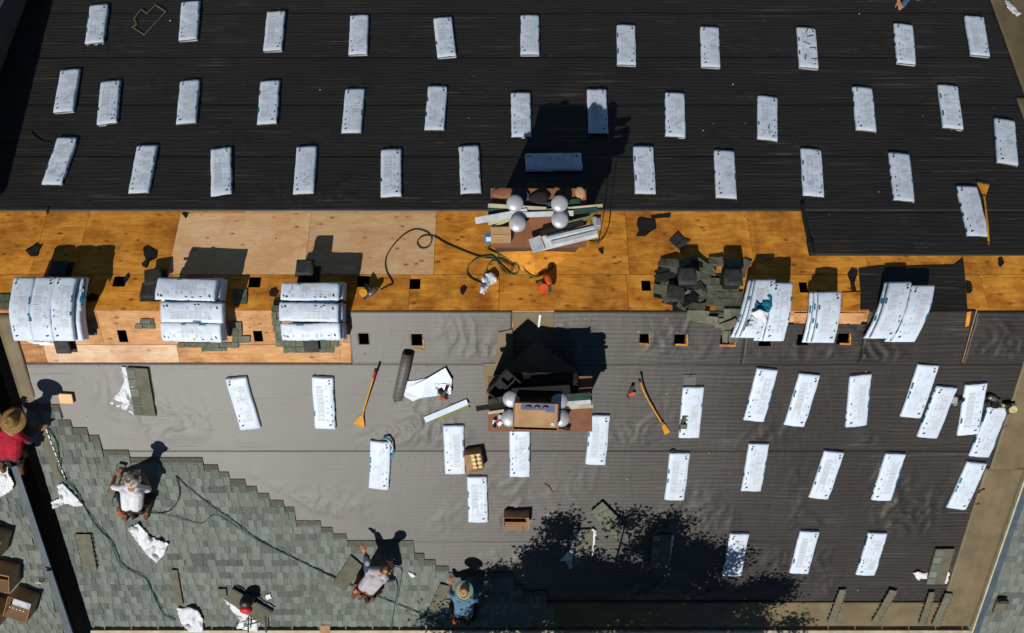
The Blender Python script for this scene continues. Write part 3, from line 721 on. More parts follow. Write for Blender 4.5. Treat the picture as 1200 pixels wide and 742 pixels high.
rows = {
 'top row': [(116, 1, 109, 57), (223, -2, 219, 52), (323.5, 9.5, 318.5, 65), (421, 14, 418.5, 69), (518, 17.5, 524, 71), (621, 14.5, 621, 69), (733.7, 26, 734.7, 81),
             (831.7, 28, 833.7, 84), (945, 28.7, 949, 85), (1058.8, 24.6, 1063.6, 80), (1141.4, 16, 1151, 70)],
 'second row': [(82, 79, 72, 135.5), (129, 92, 124, 150), (222, 92, 217, 149), (316, 93, 312, 149), (416, 103, 411, 159), (513, 99.5, 508.5, 156), (610, 107, 611, 164),
             (699, 103.5, 702, 159.5), (791, 107, 791.7, 164), (900, 111, 900, 168), (1011, 100, 1016.4, 157.7), (1111, 97.7, 1118.5, 155), (1178, 138, 1182.5, 196.5)],
 'third row': [(78.5, 161, 59, 219), (172, 170, 161, 229), (258, 172.5, 259, 232.5), (359, 171, 354.5, 230), (458, 174.6, 458, 233), (549, 171, 552, 229),
             (754, 171, 757, 230), (849, 176, 852, 235), (951, 174, 954.4, 233), (1054, 178.6, 1061, 238.6)]}
extra = {('top row', 8): 'shabby white shingle bundle with torn brown tape in the top row on black felt',
         ('second row', 7): 'white shingle bundle half in blue shade inside the far chimney shadow on the black felt',
         ('second row', 9): 'white bundle with a dark arrow shaped tear, second row on the black felt'}
k = 0
TORN = bundle_parts(77, 'l', False, torn=True)
for rn, lst in rows.items():
    for i, q in enumerate(lst):
        p, a = at_px(*q)
        b = bundle(slope_mat(p, a), extra.get((rn, i), '%s white shingle bundle from the left in the %s on the black felt' % (ORD[i], rn)), VN[(k*5+3) % 8], 'wrapped bundles laid out on the black felt')
        k += 1
        if (rn, i) == ('top row', 8):
            for (x, y, an) in ((.05, .25, .3), (-.02, .08, -.4), (.08, -.02, .2), (-.06, -.25, 1.4), (.1, -.27, .1), (0, .38, 1.2)):
                bm = bmesh.new(); box(bm, (0, 0, 0), (.12, .022, .006), Matrix.Translation((x, y, BT+.008)) @ Matrix.Rotation(an, 4, 'Z')); build('torn_tape', bm, 'sh_back', b, world=False)
        if (rn, i) == ('second row', 9):
            bm = bmesh.new(); z = BT+.008
            vs = [bm.verts.new(v) for v in ((-.12, -.42, z), (0, -.27, z+.004), (.10, -.44, z), (.02, -.36, z), (.03, -.12, z+.006), (-.02, -.28, z))]
            bm.faces.new((vs[0], vs[1], vs[5])); bm.faces.new((vs[1], vs[2], vs[3])); bm.faces.new((vs[4], vs[5], vs[3])); build('torn_film', bm, 'wrap_blue', b, world=False)
p, a = at_px(1133.7, 218.4, 1147.8, 279); bundle(slope_mat(p, a), 'white shingle bundle beside the yellow tear-off shovel at the right edge', VN[2], 'wrapped bundles laid out on the black felt')
pl, pr_ = P(618, 189.5, .1), P(680, 191.5, .1); c = (pl+pr_)/2; c.z = zr(c.y)+.03
bundle(slope_mat(c, PI/2+.03), 'bundle lying crosswise, blue in the chimney shadow on the black felt', VN[5], 'wrapped bundles laid out on the black felt')
south = [
 (899.4, 434.6, 884.6, 489, 'leftmost of the three upper bundles on the dark felt right of the torn bundle'),
 (949, 440.6, 932, 495, 'middle of the three upper bundles below the single draped stack'),
 (1009.6, 440.6, 1004.4, 496, 'nearly upright white bundle, rightmost of the three upper bundles on dark felt'),
 (1088, 429.5, 1069, 485, 'topmost of the four leaning bundles near the tan right edge'),
 (1110, 455.5, 1088.7, 508.7, 'second of the four leaning bundles near the tan right edge, left of a nail gun'),
 (1145, 451, 1135.7, 506, 'third of the four leaning bundles, steepest one, right of a nail gun'),
 (1170, 479.4, 1149.4, 531, 'lowest of the four leaning bundles, touching the tan membrane'),
 (797, 533.4, 791.3, 581.4, 'white bundle with a small round black thing at its top left corner'),
 (889.8, 521.7, 881, 571.8, 'first leaning white bundle from the left in the middle right row'),
 (977.9, 531, 960.6, 580.7, 'second leaning white bundle in the middle right row'),
 (1050, 533.7, 1034.4, 582.4, 'third leaning white bundle in the middle right row'),
 (1145, 543.6, 1122.7, 593, 'fourth leaning white bundle in the middle right row, nearest the tan membrane'),
 (867, 627.7, 858.8, 670.7, 'white bundle mottled by the edge of the tree shadow'),
 (949, 624.8, 937.6, 668.3, 'white bundle in the bottom right row, just right of the tree shadow'),
 (1029, 626.6, 1015.3, 670.7, 'white bundle at the right end of the bottom right row'),
 (703, 488.8, 698.7, 540, 'white bundle right of the near chimney'),
 (609, 506.5, 609, 552.4, 'white bundle just below the near chimney'),
 (559, 561, 560, 608, 'white bundle below the open box of nail coils'),
 (531.5, 500.5, 533.3, 551.4, 'white bundle left of the open box of nail coils'),
 (445.3, 518.9, 443.6, 569.4, 'white bundle with a loose blue strap at its top right corner'),
 (276.4, 444, 292.4, 499.4, 'plain white bundle tilted to the left on the bare grey felt'),
 (377.5, 444, 380.7, 498.4, 'plain white bundle left of the orange tear-off shovel')]
for i, q in enumerate(south):
    p, a = at_px(*q[:4], h=.026)
    bundle(slope_mat(p, a), q[4], VS[(i*3) % 8], 'wrapped bundles laid out on the near slope')
p, a = at_px(812.9, 455.4, 808, 509, h=.026); bundle(slope_mat(p, a), 'white bundle with a ragged hole in its left side, right of the bent shovel', TORN, 'wrapped bundles laid out on the near slope')

# opened bundles: bare shingles with the wrapper pulled off
def opened(label, xt, yt, xb, yb, wraps, mat='sh_back', tabs=True, wd=.33, nlay=3):
    p, a = at_px(xt, yt, xb, yb, h=.024)
    L_ = (P(xt, yt)-P(xb, yb)).length
    t = thing('opened_bundle', label, 'bundle', slope_mat(p, a))
    for k in range(nlay):
        bm = bmesh.new(); box(bm, (R.uniform(-.01, .01), R.uniform(-.01, .01), .012+k*.018), (wd, L_, .014)); build('shingle', bm, mat, t, world=False)
    if tabs:
        for k in range(5):
            bm = bmesh.new(); box(bm, (-wd*.30, -L_/2+L_*(k+.5)/5, .012+(nlay-1)*.018+.010), (wd*.38, L_/5*.8, .006)); build('shingle_tab', bm, R.choice(['shA', 'shB', 'shC']), t, world=False)
    for j, wp in enumerate(wraps):
        bm = None
        o = crumple('wrapper', None, None, wp, 'wrap_thin', .07, .03, 2.2, parent=t, seed=j+xt)
    return t
opened('opened shingle bundle at upper left with its white wrapper pulled into a triangle', 160, 431, 170, 486,
       [[(142, 430), (166, 431), (162, 448), (152, 470), (157, 486), (146, 480), (128, 473), (141, 457), (146, 446)]])
opened('opened bundle with a shredded white wrapper at the left edge of the tree shadow', 684, 620, 682, 662,
       [[(676, 619), (680, 620), (676, 640), (674, 660), (668, 668), (664, 658), (656, 657), (668, 645)], [(694, 620), (699, 622), (696, 645), (691, 663), (689, 660), (693, 640)]])
opened('opened bundle in the middle of the tree shadow with wrapper scraps at both sides', 777, 626, 773, 664,
       [[(767, 624), (771, 626), (768, 645), (767, 662), (762, 660), (764, 640)], [(786, 626), (790, 628), (787, 645), (783, 664), (781, 662), (785, 642)]])
opened('opened stack of tabbed shingles at the lower right corner of the felt', 1109, 643, 1097, 684,
       [[(1070, 672), (1076, 670), (1092, 673), (1092, 680), (1082, 678), (1076, 680)], [(1110, 668), (1113, 672), (1110, 684), (1104, 684)]])

# ------------------------------------------------------------------ stacks over the ridge
def ridge_bend(mtx, hh):
    """bend a flat bundle over the ridge: mtx places it (yaw+xy), hh = height in the stack"""
    r0 = 0.36
    def f(p):
        q = mtx @ Vector((p.x, p.y*0.94, 0)); zz = -T*(math.sqrt(q.y*q.y+r0*r0)-r0)
        return Vector((q.x, q.y, zz+hh+p.z))
    return f
def draped(t_loc, x, y, yaw, hh, seed, label, group, L_=1.0, w=BW, blue='r', torn=False, marks=True, th=BT, shear=0.0):
    m = Matrix.Translation((x, y, 0)) @ Matrix.Rotation(yaw, 4, 'Z')
    if shear:
        sh = Matrix.Identity(4); sh[0][1] = shear; m = m @ sh
    b0 = ridge_bend(m, hh); o = b0(Vector((0, 0, 0)))
    bend = lambda p: b0(p)-o
    var = bundle_parts(seed, blue, False, L_, bend, torn, marks, w=w, th=th)
    return bundle(Matrix.Translation(o), label, var, group)
def stackx(x, y):    # plan x of a photograph column at the height z
    return 0
def cols(x0px, x1px, z): d = CAMZ-z; return (x0px-600)/F*d, (x1px-600)/F*d
def yy_at(py, z): return CAMY-(py-371)/F*(CAMZ-z)
LAY = 0.078
LN = ['bottom', 'second lowest', 'third lowest', 'fourth lowest']
# left stack: three bundles side by side running over the ridge, four layers
G = 'bundles stacked over the ridge in the leftmost stack'
xa, xb = cols(13, 86, .28)
for l in range(4):
    for k in range(3):
        x = xa+(xb-xa)*(k+.5)/3 + (0 if l == 3 else R.uniform(-.01, .03)+.04)
        if l == 3: lab = ['left', 'middle', 'right'][k]+' bundle on top of the leftmost ridge stack'; g2 = G
        else: lab = '%s bundle in the %s layer of the leftmost ridge stack' % (['left', 'middle', 'right'][k], LN[l]); g2 = G
        draped(None, x, yy_at(362, .3), R.uniform(-.035, .035)-.02, .03+l*LAY+(R.uniform(0, .012) if l == 3 else 0), 100+l*3+k, lab, g2, 1.0, (xb-xa)/3+.006, 'lr'[k % 2], marks=(l == 3))
# a few loose bundles on its right side
draped(None, cols(92, 92, .2)[0], yy_at(345, .2), .03, .18, 140, 'narrow blue-sided bundle wedged against the right side of the leftmost ridge stack', 'side', .5, .12, 'r')
# second and third stacks: rows parallel to the ridge
def rowstack(x0, x1, rowsy, ztop, nl, name, seed, jit):
    for l in range(nl):
        z = .03+l*LAY
        for k, (py0, py1, dx0, dx1) in enumerate(rowsy):
            a, b = cols(x0+(dx0 if l == nl-1 else 4), x1+(dx1 if l == nl-1 else 3), ztop)
            yc = (yy_at(py0, ztop)+yy_at(py1, ztop))/2; wd = abs(yy_at(py0, ztop)-yy_at(py1, ztop))
            top = l == nl-1
            lab = ('%s bundle on top of the %s' % (['far', 'middle', 'near'][k], name)) if top else '%s bundle in the %s layer of the %s' % (['far', 'middle', 'near'][k], LN[l], name)
            m = Matrix.Translation(((a+b)/2, yc, 0)) @ Matrix.Rotation(PI/2+R.uniform(-.03, .03) - (0.02 if top else 0), 4, 'Z')
            b0 = ridge_bend(m, z); o = b0(Vector((0, 0, 0)))
            zz = {0: 0.0, 1: .012, 2: 0}[k] if top else 0
            var = bundle_parts(seed+l*3+k, 'lr'[k % 2], False, (b-a)/.94, (lambda p, b0=b0, o=o: b0(p)-o), False, top, w=wd*1.01)
            bundle(Matrix.Translation(o+Vector((0, 0, zz))), lab, var, 'bundles in the '+name)
rowstack(182, 252, [(326, 352, 0, 0), (354, 378, 8, 10), (379, 401, 6, 6)], .30, 4, 'second ridge stack', 200, 0)
rowstack(328, 397, [(331, 352, 1, 0), (355, 377, 0, 0), (379, 399, 1, 1)], .30, 4, 'third ridge stack', 260, 0)
# right hand stacks
def leanstack(cols_px, yt, yb, z0, nl, name, seed, shear, torn=None):
    for l in range(nl):
        z = .03+l*LAY
        for k, (a, b) in enumerate(cols_px):
            A, B = cols(a, b, z0); L_ = (yy_at(yt, z0)-yy_at(yb, z0))/.94
            top = l == nl-1
            side = '' if len(cols_px) == 1 else ['left', 'right'][k]+' '
            lab = '%stop bundle of the %s' % (side, name) if top else '%sbundle in the %s layer of the %s' % (side, LN[l], name)
            draped(None, (A+B)/2 - (0 if top else .035*(nl-1-l)) , (yy_at(yt, z0)+yy_at(yb, z0))/2 + (0 if k == 0 else -.05), 0, z, seed+l*3+k, lab, 'bundles in the '+name, L_, B-A, 'l' if k else 'r', torn=(torn == k and top), shear=shear[k] if top else shear[k]*1.1)
leanstack([(879, 903), (902, 927)], 327, 396, .25, 3, 'ragged blue ridge stack', 300, [.28, .14], torn=0)
leanstack([(958, 985)], 342, 402, .25, 3, 'single column ridge stack', 330, [.10])
leanstack([(1036, 1063), (1062, 1090)], 330, 397, .20, 2, 'rightmost ridge stack', 350, [.34, .34])
crumple('torn_wrapper', 'torn blue and white plastic hanging open on the ragged ridge stack', 'plastic', [(883, 372), (886, 352), (892, 358), (897, 345), (905, 340), (905, 358), (900, 368), (894, 376)], 'wrap_blue', .05, .30, 2.4, seed=3)
crumple('torn_wrapper', 'white film peeking out of the torn blue plastic on the ragged stack', 'plastic', [(880, 368), (890, 362), (900, 366), (897, 380), (888, 374)], 'wrap_thin', .06, .32, 2.2, seed=5)
for (pix, lab, m, h) in (([(94, 327), (100, 329), (100, 350), (95, 360), (92, 345)], 'blue plastic flap at the right side of the leftmost ridge stack', 'wrap_blue', .30),
                      ([(193, 347), (231, 347), (231, 356), (193, 356)], 'row of blue printed film between the far and middle bundles of the second ridge stack', 'wrap_blue', .32),
                      ([(330, 351), (396, 353), (396, 357), (330, 355)], 'strip of blue film between bundles of the third ridge stack', 'wrap_blue', .32),
                      ([(190, 325), (250, 325), (250, 328), (190, 328)], 'blue film edge at the far side of the second ridge stack', 'wrap_blue', .27),
                      ([(30, 399), (68, 402), (64, 405), (40, 404)], 'white film hanging from the near end of the leftmost ridge stack', 'wrap_thin', .12)):
    crumple('film_strip', lab, 'plastic', pix, m, .02, h, 2.2, seed=len(lab))

# ------------------------------------------------------------------ square black roof vents
def vent(label, x, y, s=.27, hh=.20, yaw=0.0, cat='roof vent'):
    p = P(x, y, .02); t = thing('roof_vent', label, cat, slope_mat(p, yaw))
    bm = bmesh.new(); box(bm, (0, 0, .006), (s*1.25, s*1.25, .008)); build('flange', bm, 'vent_dark', t, world=False)
    bm = bmesh.new(); box(bm, (0, 0, .01+hh*.45), (s*.8, s*.8, hh*.9)); build('throat', bm, 'tar', t, world=False)
    bm = bmesh.new()
    lathe(bm, [(s*.70, hh*.78), (s*.74, hh*.9), (s*.66, hh), (s*.5, hh*1.06)], 4, Matrix.Rotation(PI/4, 4, 'Z')); build('hood', bm, 'vent_dark', t, world=False)
    return t
VG = 'square black vents standing along the ridge'
vent('square black vent in the shadow behind the leftmost ridge stack', 73, 318, .25, .12)
vent('square black vent standing behind the third ridge stack', 363, 323, .26, .30)
vent('square black vent lying left of the second ridge stack, upper of two', 184, 328, .25, .14, .2)
vent('square black vent lying left of the second ridge stack, lower of two', 178, 343, .24, .10)
vent('grey vent poking out of the near end of the leftmost ridge stack', 78, 403, .22, .12)
vent('grey vent at the near end of the third ridge stack', 366, 402, .22, .08)
vent('left one of two tall square black vents on the old shingle heap', 801, 332, .27, .28)
vent('right one of two tall square black vents on the old shingle heap', 853, 333, .27, .28)
vent('tipped vent with a shiny patch at the lower left of the old shingle heap', 790, 347, .26, .12, -.25)

# old shingles left on the deck: tabs laid in rows
def oldpatch(label, rows_, h=.024):
    xs = [a for r_ in rows_ for a in r_[1:3]]; ys = [r_[0] for r_ in rows_]
    t = thing('old_shingle_patch', label, 'shingle', P(sum(xs)/len(xs), sum(ys)/len(ys)))
    for i, (y, x0, x1, hgt) in enumerate(rows_):
        x = x0
        while x < x1-2:
            w_ = min(R.uniform(12, 15) if x > x0 else R.uniform(6, 14), x1-x)
            bm = bmesh.new(); e = R.uniform(-.8, .8)
            prism(bm, [P(a, b, h+.004*(len(rows_)-i)) for a, b in ((x+.25, y), (x+w_-.25, y+.0), (x+w_-.25+e, y+hgt-.3), (x+.25, y+hgt-.3+R.uniform(-1, .6)))], .008, 0, .003)
            build('shingle_tab', bm, 'sh_old', t); x += w_
    return t
oldpatch('old green-grey shingles left between the two tall black vents and the ragged stack', [(318, 812, 832, 8), (326, 808, 843, 8), (334, 804, 866, 8), (342, 806, 874, 8), (350, 818, 876, 8), (358, 838, 874, 7), (310, 864, 875, 8), (318, 864, 874, 8)])
oldpatch('pale green old shingles folded over the felt edge below the shingle heap', [(362, 848, 874, 12), (373, 842, 868, 8)], h=.06)
oldpatch('old shingles along the left side of the leftmost ridge stack', [(345, -2, 12, 9), (354, -2, 13, 9)])
oldpatch('old shingles right of the leftmost ridge stack', [(377, 96, 112, 8), (385, 94, 113, 8)])
oldpatch('square of old shingles right of the second ridge stack', [(339, 272, 290, 9), (348, 272, 290, 9)])
oldpatch('torn old shingles right of and below the second ridge stack', [(378, 268, 283, 8), (386, 268, 284, 8), (394, 272, 295, 8), (402, 208, 280, 6), (408, 236, 266, 4)])
oldpatch('torn old shingles just left of the second ridge stack', [(374, 164, 180, 6), (380, 158, 182, 6)])
oldpatch('old shingles framing the near end of the third ridge stack', [(358, 318, 327, 8), (366, 318, 329, 8), (374, 319, 330, 8), (382, 320, 331, 8), (390, 322, 398, 8), (398, 323, 397, 9), (407, 332, 392, 7)])
oldpatch('old shingle pair covering a vent opening below the shingle heap', [(388, 846, 866, 14)], h=.05)
heap = thing('shingle_heap', 'messy heap of torn old shingles and felt left of the ragged ridge stack', 'shingle heap', P(820, 350))
for k in range(46):
    px, py = (R.uniform(772, 822), R.uniform(308, 362)) if k % 3 else (R.uniform(815, 872), R.choice((R.uniform(306, 322), R.uniform(352, 380))))
    if abs(px-801) < 12 and 322 < py < 345: continue
    if abs(px-853) < 12 and 318 < py < 345: continue
    m = slope_mat(P(px, py, .03+R.random()*.07), R.uniform(-.7, .7)) @ Matrix.Rotation(R.uniform(-.22, .22), 4, 'X') @ Matrix.Rotation(R.uniform(-.2, .2), 4, 'Y')
    a, b = R.uniform(.12, .34), R.uniform(.10, .17); bm = bmesh.new()
    pts = [V0 for V0 in ((-a/2, -b/2), (-a/6, -b/2+R.uniform(-.02, .02)), (a/2, -b/2), (a/2+R.uniform(-.03, .02), b/2), (a/8, b/2+R.uniform(-.03, .02)), (-a/2, b/2))]
    prism(bm, [Vector((x, y, .02*math.sin(x*9+k))) for x, y in pts], .007, 0, .006); bm.transform(m)
    build('shingle_piece', bm, R.choice(['sh_old', 'sh_old', 'sh_old', 'sh_back', 'vent_dark', 'tar']), heap)
for (lab, pix) in (('torn black felt scrap standing at the upper left of the leftmost ridge stack', [(30, 293), (38, 291), (42, 285), (44, 289), (49, 288), (45, 295), (44, 300), (37, 301)]),
    ('torn black felt scrap above the second ridge stack', [(168, 290), (172, 289), (184, 295), (183, 303), (178, 301), (174, 307), (172, 314), (167, 312), (167, 308), (172, 305), (169, 298)]),
    ('black felt scrap with pointed edges above the nail gun hole, right of the far chimney', [(747, 257), (752, 255), (757, 257), (767, 259), (769, 268), (762, 272), (756, 277), (745, 277), (749, 271), (746, 263)]),
    ('small dark scrap right of the vertical felt edge under the black felt', [(762, 253), (786, 251), (785, 255), (764, 256)]),
    ('black rag on the plywood right of the single column stack', [(993, 322), (998, 315), (1005, 317), (1004, 323), (1000, 326), (1001, 334), (1003, 342), (998, 341), (996, 330)]),
    ('torn felt tongue at the right side of the black felt flap', [(1132, 331), (1138, 333), (1139, 341), (1136, 344), (1133, 344)]),
    ('small black felt scrap hanging below the felt edge near the right side', [(1170, 303), (1174, 303), (1177, 308), (1172, 313), (1170, 311)]),
    ('torn black tongue under the felt edge at the upper left of the plywood', [(54, 243), (58, 243), (57, 249), (55, 251)]),
    ('small triangular black scrap at the upper left corner of the fresh plywood', [(213, 250), (221, 250), (218, 256)]),
    ('dark scrap beside the square hole left of the second ridge stack', [(145, 327), (150, 320), (151, 326), (147, 332)]),
    ('dark scrap on plywood right of the leftmost ridge stack', [(102, 348), (108, 343), (117, 346), (113, 352), (104, 354)]),
    ('small dark scrap on the orange plywood below the wrapper by the far chimney', [(539, 338), (543, 336), (547, 339), (543, 346), (540, 344)]),
    ('small dark triangle of felt right of the far chimney hoses', [(701, 293), (707, 291), (707, 298), (704, 297)]),
    ('dark scrap at the left edge of the heap of old shingles', [(771, 314), (778, 308), (784, 313), (790, 311), (787, 322), (779, 330), (772, 327)]),
    ('dark folded felt at the bottom of the heap of old shingles', [(788, 356), (806, 352), (822, 345), (832, 352), (822, 361), (812, 366), (788, 365)]),
    ('black tarry shingle scrap left of the third ridge stack', [(316, 341), (322, 338), (326, 343), (323, 348), (317, 347)]),
    ('dark shingle scrap under the left edge of the third ridge stack', [(321, 351), (328, 351), (328, 361), (321, 360)])):
    patch('felt_scrap', lab, 'felt scrap', pix, 'tar', .006, .026, .02)
t = thing('shingle_scrap', 'two dark shingle tabs lying askew on the plywood above the shingle heap', 'shingle', P(797, 282))
for pix in ([(784, 282), (794, 272), (801, 279), (790, 288)], [(791, 289), (801, 280), (809, 282), (796, 293)]):
    bm = bmesh.new(); prism(bm, [P(*q, .026) for q in pix], .012, 0, .01); build('shingle_tab', bm, 'vent_dark', t)
for (lab, pix, mat, h) in (('orange plywood flap beside the black flap, right of the single column stack', [(987, 343), (1013, 342), (1025, 364), (1018, 367), (988, 366)], 'ply_old', .03),
    ('lit strip of bare plywood below the single column stack and its neighbours', [(931, 367), (1014, 367), (1008, 380), (931, 379)], 'ply_mid', .042),
    ('sliver of bare plywood at the right side of the black felt flap', [(1133, 366), (1138, 365), (1135, 382), (1131, 383)], 'ply_old', .045),
    ('bare plywood corner left of the wavy felt beside the third ridge stack', [(401, 401), (411, 402), (412, 425), (400, 425)], 'ply_mid', .022)):
    o = patch('plywood_piece', lab, 'plywood', pix, mat, .006, h, .0)
for (x, y, s) in ((490, 403, 6), (798, 398, 7), (852, 399, 9), (990, 397, 6), (755, 397, 6)):    # splintered rims of the cut openings
    t = thing('cut_plywood_rim', {490: 'orange plywood splinter at the hole left of the dark felt roll', 798: 'orange rounded plywood rim of the hole between the near chimney and the heap', 852: 'orange plywood rim below the old shingle pair', 990: 'orange plywood rim at the hole under the single column stack', 755: 'orange plywood rim at the hole right of the near chimney shadow'}[x], 'plywood', P(x, y))
    bm = bmesh.new(); bar(bm, P(x-s, y+6, .05), P(x+s+1, y+6.5, .05), .028, .010); build('rim_edge', bm, 'ply_old', t)
    bm = bmesh.new(); bar(bm, P(x+s, y-6, .048), P(x+s+.5, y+5, .048), .022, .010); build('rim_edge', bm, 'ply_old', t)

# ------------------------------------------------------------------ chimneys
def chimney(label, x0, x1, y0, y1, zt, domes, cr_y, mat_cr):
    cx, cy = (x0+x1)/2, (y0+y1)/2
    t = thing('chimney', label, 'chimney', Vector((cx, cy, zr(cy)-.3)))
    bm = bmesh.new(); hgt = zt-zr(cy)+.6
    box(bm, (cx, cy, zt-.03-hgt/2), (x1-x0-.10, y1-y0-.10, hgt)); build('wall', bm, 'brick', t)
    bm = bmesh.new(); box(bm, (cx, cy, zt-.012), (x1-x0, y1-y0, .024)); box(bm, (cx, cy, zt-.06), (x1-x0-.03, y1-y0-.03, .08)); 
    build('cap', bm, 'copper', t)
    for (px, py) in domes:
        q = PZ(px, py, zt+.26)
        bm = bmesh.new(); lathe(bm, [(.10, zt-.01), (.10, zt+.19)], 18, Matrix.Translation((q.x, q.y, 0))); p_ = build('flue_pipe', bm, 'galv', t)
        bm = bmesh.new(); lathe(bm, [(.115, zt+.17), (.118, zt+.215), (.112, zt+.225), (.095, zt+.243), (.06, zt+.256), (.02, zt+.262)], 26, Matrix.Translation((q.x, q.y, 0))); build('vent_cap', bm, 'galv', p_)
    # saddle between chimney and ridge
    s = 1 if cy > 0 else -1
    yw = y0+.04 if s > 0 else y1-.04; zc = zr(cr_y)+.02
    bm = bmesh.new()
    A = bm.verts.new((cx-.02, cr_y, zc)); B = bm.verts.new((cx-.02, yw, zc+.02)); L1 = bm.verts.new((x0+.03, yw, zr(yw)+.02)); R1 = bm.verts.new((x1-.03, yw, zr(yw)+.02))
    bm.faces.new((A, B, L1)); bm.faces.new((A, R1, B)); build('saddle', bm, mat_cr, t)
    return t
Z1, Z2 = 0.74, 0.62
def ext(x0, x1, y0, y1, z): a = PZ(x0, y1, z); b = PZ(x1, y0, z); return a.x, b.x, a.y, b.y
chimney('far chimney with brown metal cap and four silver vent hoods on the orange plywood slope', *ext(575, 687, 221, 290, Z1), Z1, [(603.5, 237.5), (656, 238), (606.5, 261.5), (656.5, 257)], .50, 'ply_old')
chimney('near chimney with brown metal cap and four silver vent hoods on the felt slope', *ext(572, 694, 441, 506, Z2), Z2, [(599, 468), (656, 470), (597, 491), (658, 491)], -.42, 'membrane')
def stick(name, label, cat, a, b, z, wd, th, mat, group=None):
    A, B = PZ(*a, z), PZ(*b, z)
    bm = bmesh.new(); bar(bm, A, B, wd, th)
    o = build(name, bm, mat); return tag(o, label, cat, group)
items = [('siding_strip', 'cream siding strip across the back of the far chimney cap', (572, 241), (640, 245), .10, .05, .03, 'cream'),
 ('trim_strip', 'long white trim strip lying left over the far chimney cap', (557, 259), (618, 248), .13, .09, .02, 'white_metal'),
 ('trim_strip', 'white trim strip under the left front hood of the far chimney', (572, 262), (640, 247), .09, .05, .03, 'cream'),
 ('trim_strip', 'thin cream strip pointing left above the small cardboard box', (578, 266), (606, 254), .07, .03, .02, 'cream'),
 ('trim_strip', 'dark green strip across the middle of the far chimney cap', (572, 250), (680, 238), .05, .12, .02, 'dark_green'),
 ('trim_strip', 'cream edged strip running to the right end of the far chimney', (640, 247), (706, 241), .10, .04, .03, 'cream'),
 ('trim_strip', 'dark green trim poking out right of the far chimney', (655, 250), (700, 246), .12, .07, .02, 'dark_green'),
 ('trim_strip', 'green trim strip at the right end of the far chimney cap', (664, 262), (704, 252), .10, .05, .03, 'green_trim'),
 ('trim_strip', 'black trim strip behind the wide white flashing', (634, 275), (684, 262), .12, .10, .02, 'tar'),
 ('trim_strip', 'cream strip along the far edge of the wide white flashing', (633, 279), (690, 264), .14, .025, .02, 'cream'),
 ('trim_strip', 'white metal strip between the two right hoods of the far chimney', (610, 252), (672, 250), .14, .07, .03, 'white_metal')]
for (n_, lab, a, b, dz_, wd, th, mt) in items: stick(n_, lab, 'trim', a, b, Z1+dz_, wd, th, mt, 'trim strips on the far chimney')
t = thing('flashing', 'wide white metal flashing resting on the front right of the far chimney cap', 'flashing', PZ(665, 278, Z1+.14))
for (a, b, dz_, wd, th, mt) in (((624, 288), (699, 270), .13, .20, .02, 'white_metal'), ((640, 279), (696, 266), .17, .03, .05, 'galv'), ((646, 285), (700, 272), .16, .05, .02, 'galv')):
    bm = bmesh.new(); bar(bm, PZ(*a, Z1+dz_), PZ(*b, Z1+dz_), wd, th); build('metal_sheet', bm, mt, t)
bm = bmesh.new(); bar(bm, PZ(622, 289, Z1+.15), PZ(636, 284, Z1+.15), .20, .03); build('bent_end', bm, 'galv', t)
t = thing('metal_offcut', 'crumpled silver metal offcut at the right end of the far chimney cap', 'metal', PZ(697, 262, Z1+.1))
bm = bmesh.new(); box(bm, (0, 0, .05), (.10, .16, .05), Matrix.Rotation(.4, 4, 'Y')); box(bm, (.03, -.05, .10), (.06, .12, .02), Matrix.Rotation(-.5, 4, 'X')); build('offcut', bm, 'galv', t, world=False)
def carton(name, label, mtx, s, open_=True, flaps=(1, 1, 1, 1), wall=.006, fill=None, inner='card_in', cat='box', tape=None):
    t = thing(name, label, cat, mtx); x, y, z = s
    for (c, q) in (((-x/2, 0, z/2), (wall, y, z)), ((x/2, 0, z/2), (wall, y, z)), ((0, -y/2, z/2), (x-wall, wall, z)), ((0, y/2, z/2), (x-wall, wall, z))):
        bm = bmesh.new(); box(bm, c, q); build('side', bm, 'card', t, world=False)
    bm = bmesh.new(); box(bm, (0, 0, .004), (x-wall, y-wall, .006)); build('bottom', bm, inner, t, world=False)
    if open_:
        for k, (c, q, ax, sg) in enumerate((((-x/2, 0), (x*.5, y), 'Y', -1), ((x/2, 0), (x*.5, y), 'Y', 1), ((0, -y/2), (x, y*.5), 'X', 1), ((0, y/2), (x, y*.5), 'X', -1))):
            if not flaps[k]: continue
            bm = bmesh.new(); ang = flaps[k]
            dx = (-1 if k == 0 else 1 if k == 1 else 0)*q[0]/2; dy = (-1 if k == 2 else 1 if k == 3 else 0)*q[1]/2
            m = Matrix.Translation((c[0], c[1], z)) @ Matrix.Rotation(-ang*(1 if k in (0,) else -1 if k == 1 else 0), 4, 'Y') @ Matrix.Rotation((ang if k == 2 else -ang if k == 3 else 0), 4, 'X')
            box(bm, (dx, dy, 0), (q[0], q[1], .005), m); build('flap', bm, 'card', t, world=False)
    else:
        bm = bmesh.new(); box(bm, (0, -y*.25-.001, z), (x, y*.5-.003, .006)); build('flap', bm, 'card', t, world=False)
        bm = bmesh.new(); box(bm, (0, y*.25+.001, z), (x, y*.5-.003, .006)); build('flap', bm, 'card', t, world=False)
    if tape:
        bm = bmesh.new(); box(bm, tape[0], tape[1]); build('label_sheet', bm, tape[2], t, world=False)
    return t
q = PZ(587, 275, Z1+.12)
carton('cardboard_box', 'small closed cardboard box on the left front corner of the far chimney cap', Matrix.Translation((q.x, q.y, Z1+.003)) @ Matrix.Rotation(.03, 4, 'Z'), (.27, .21, .12), False)
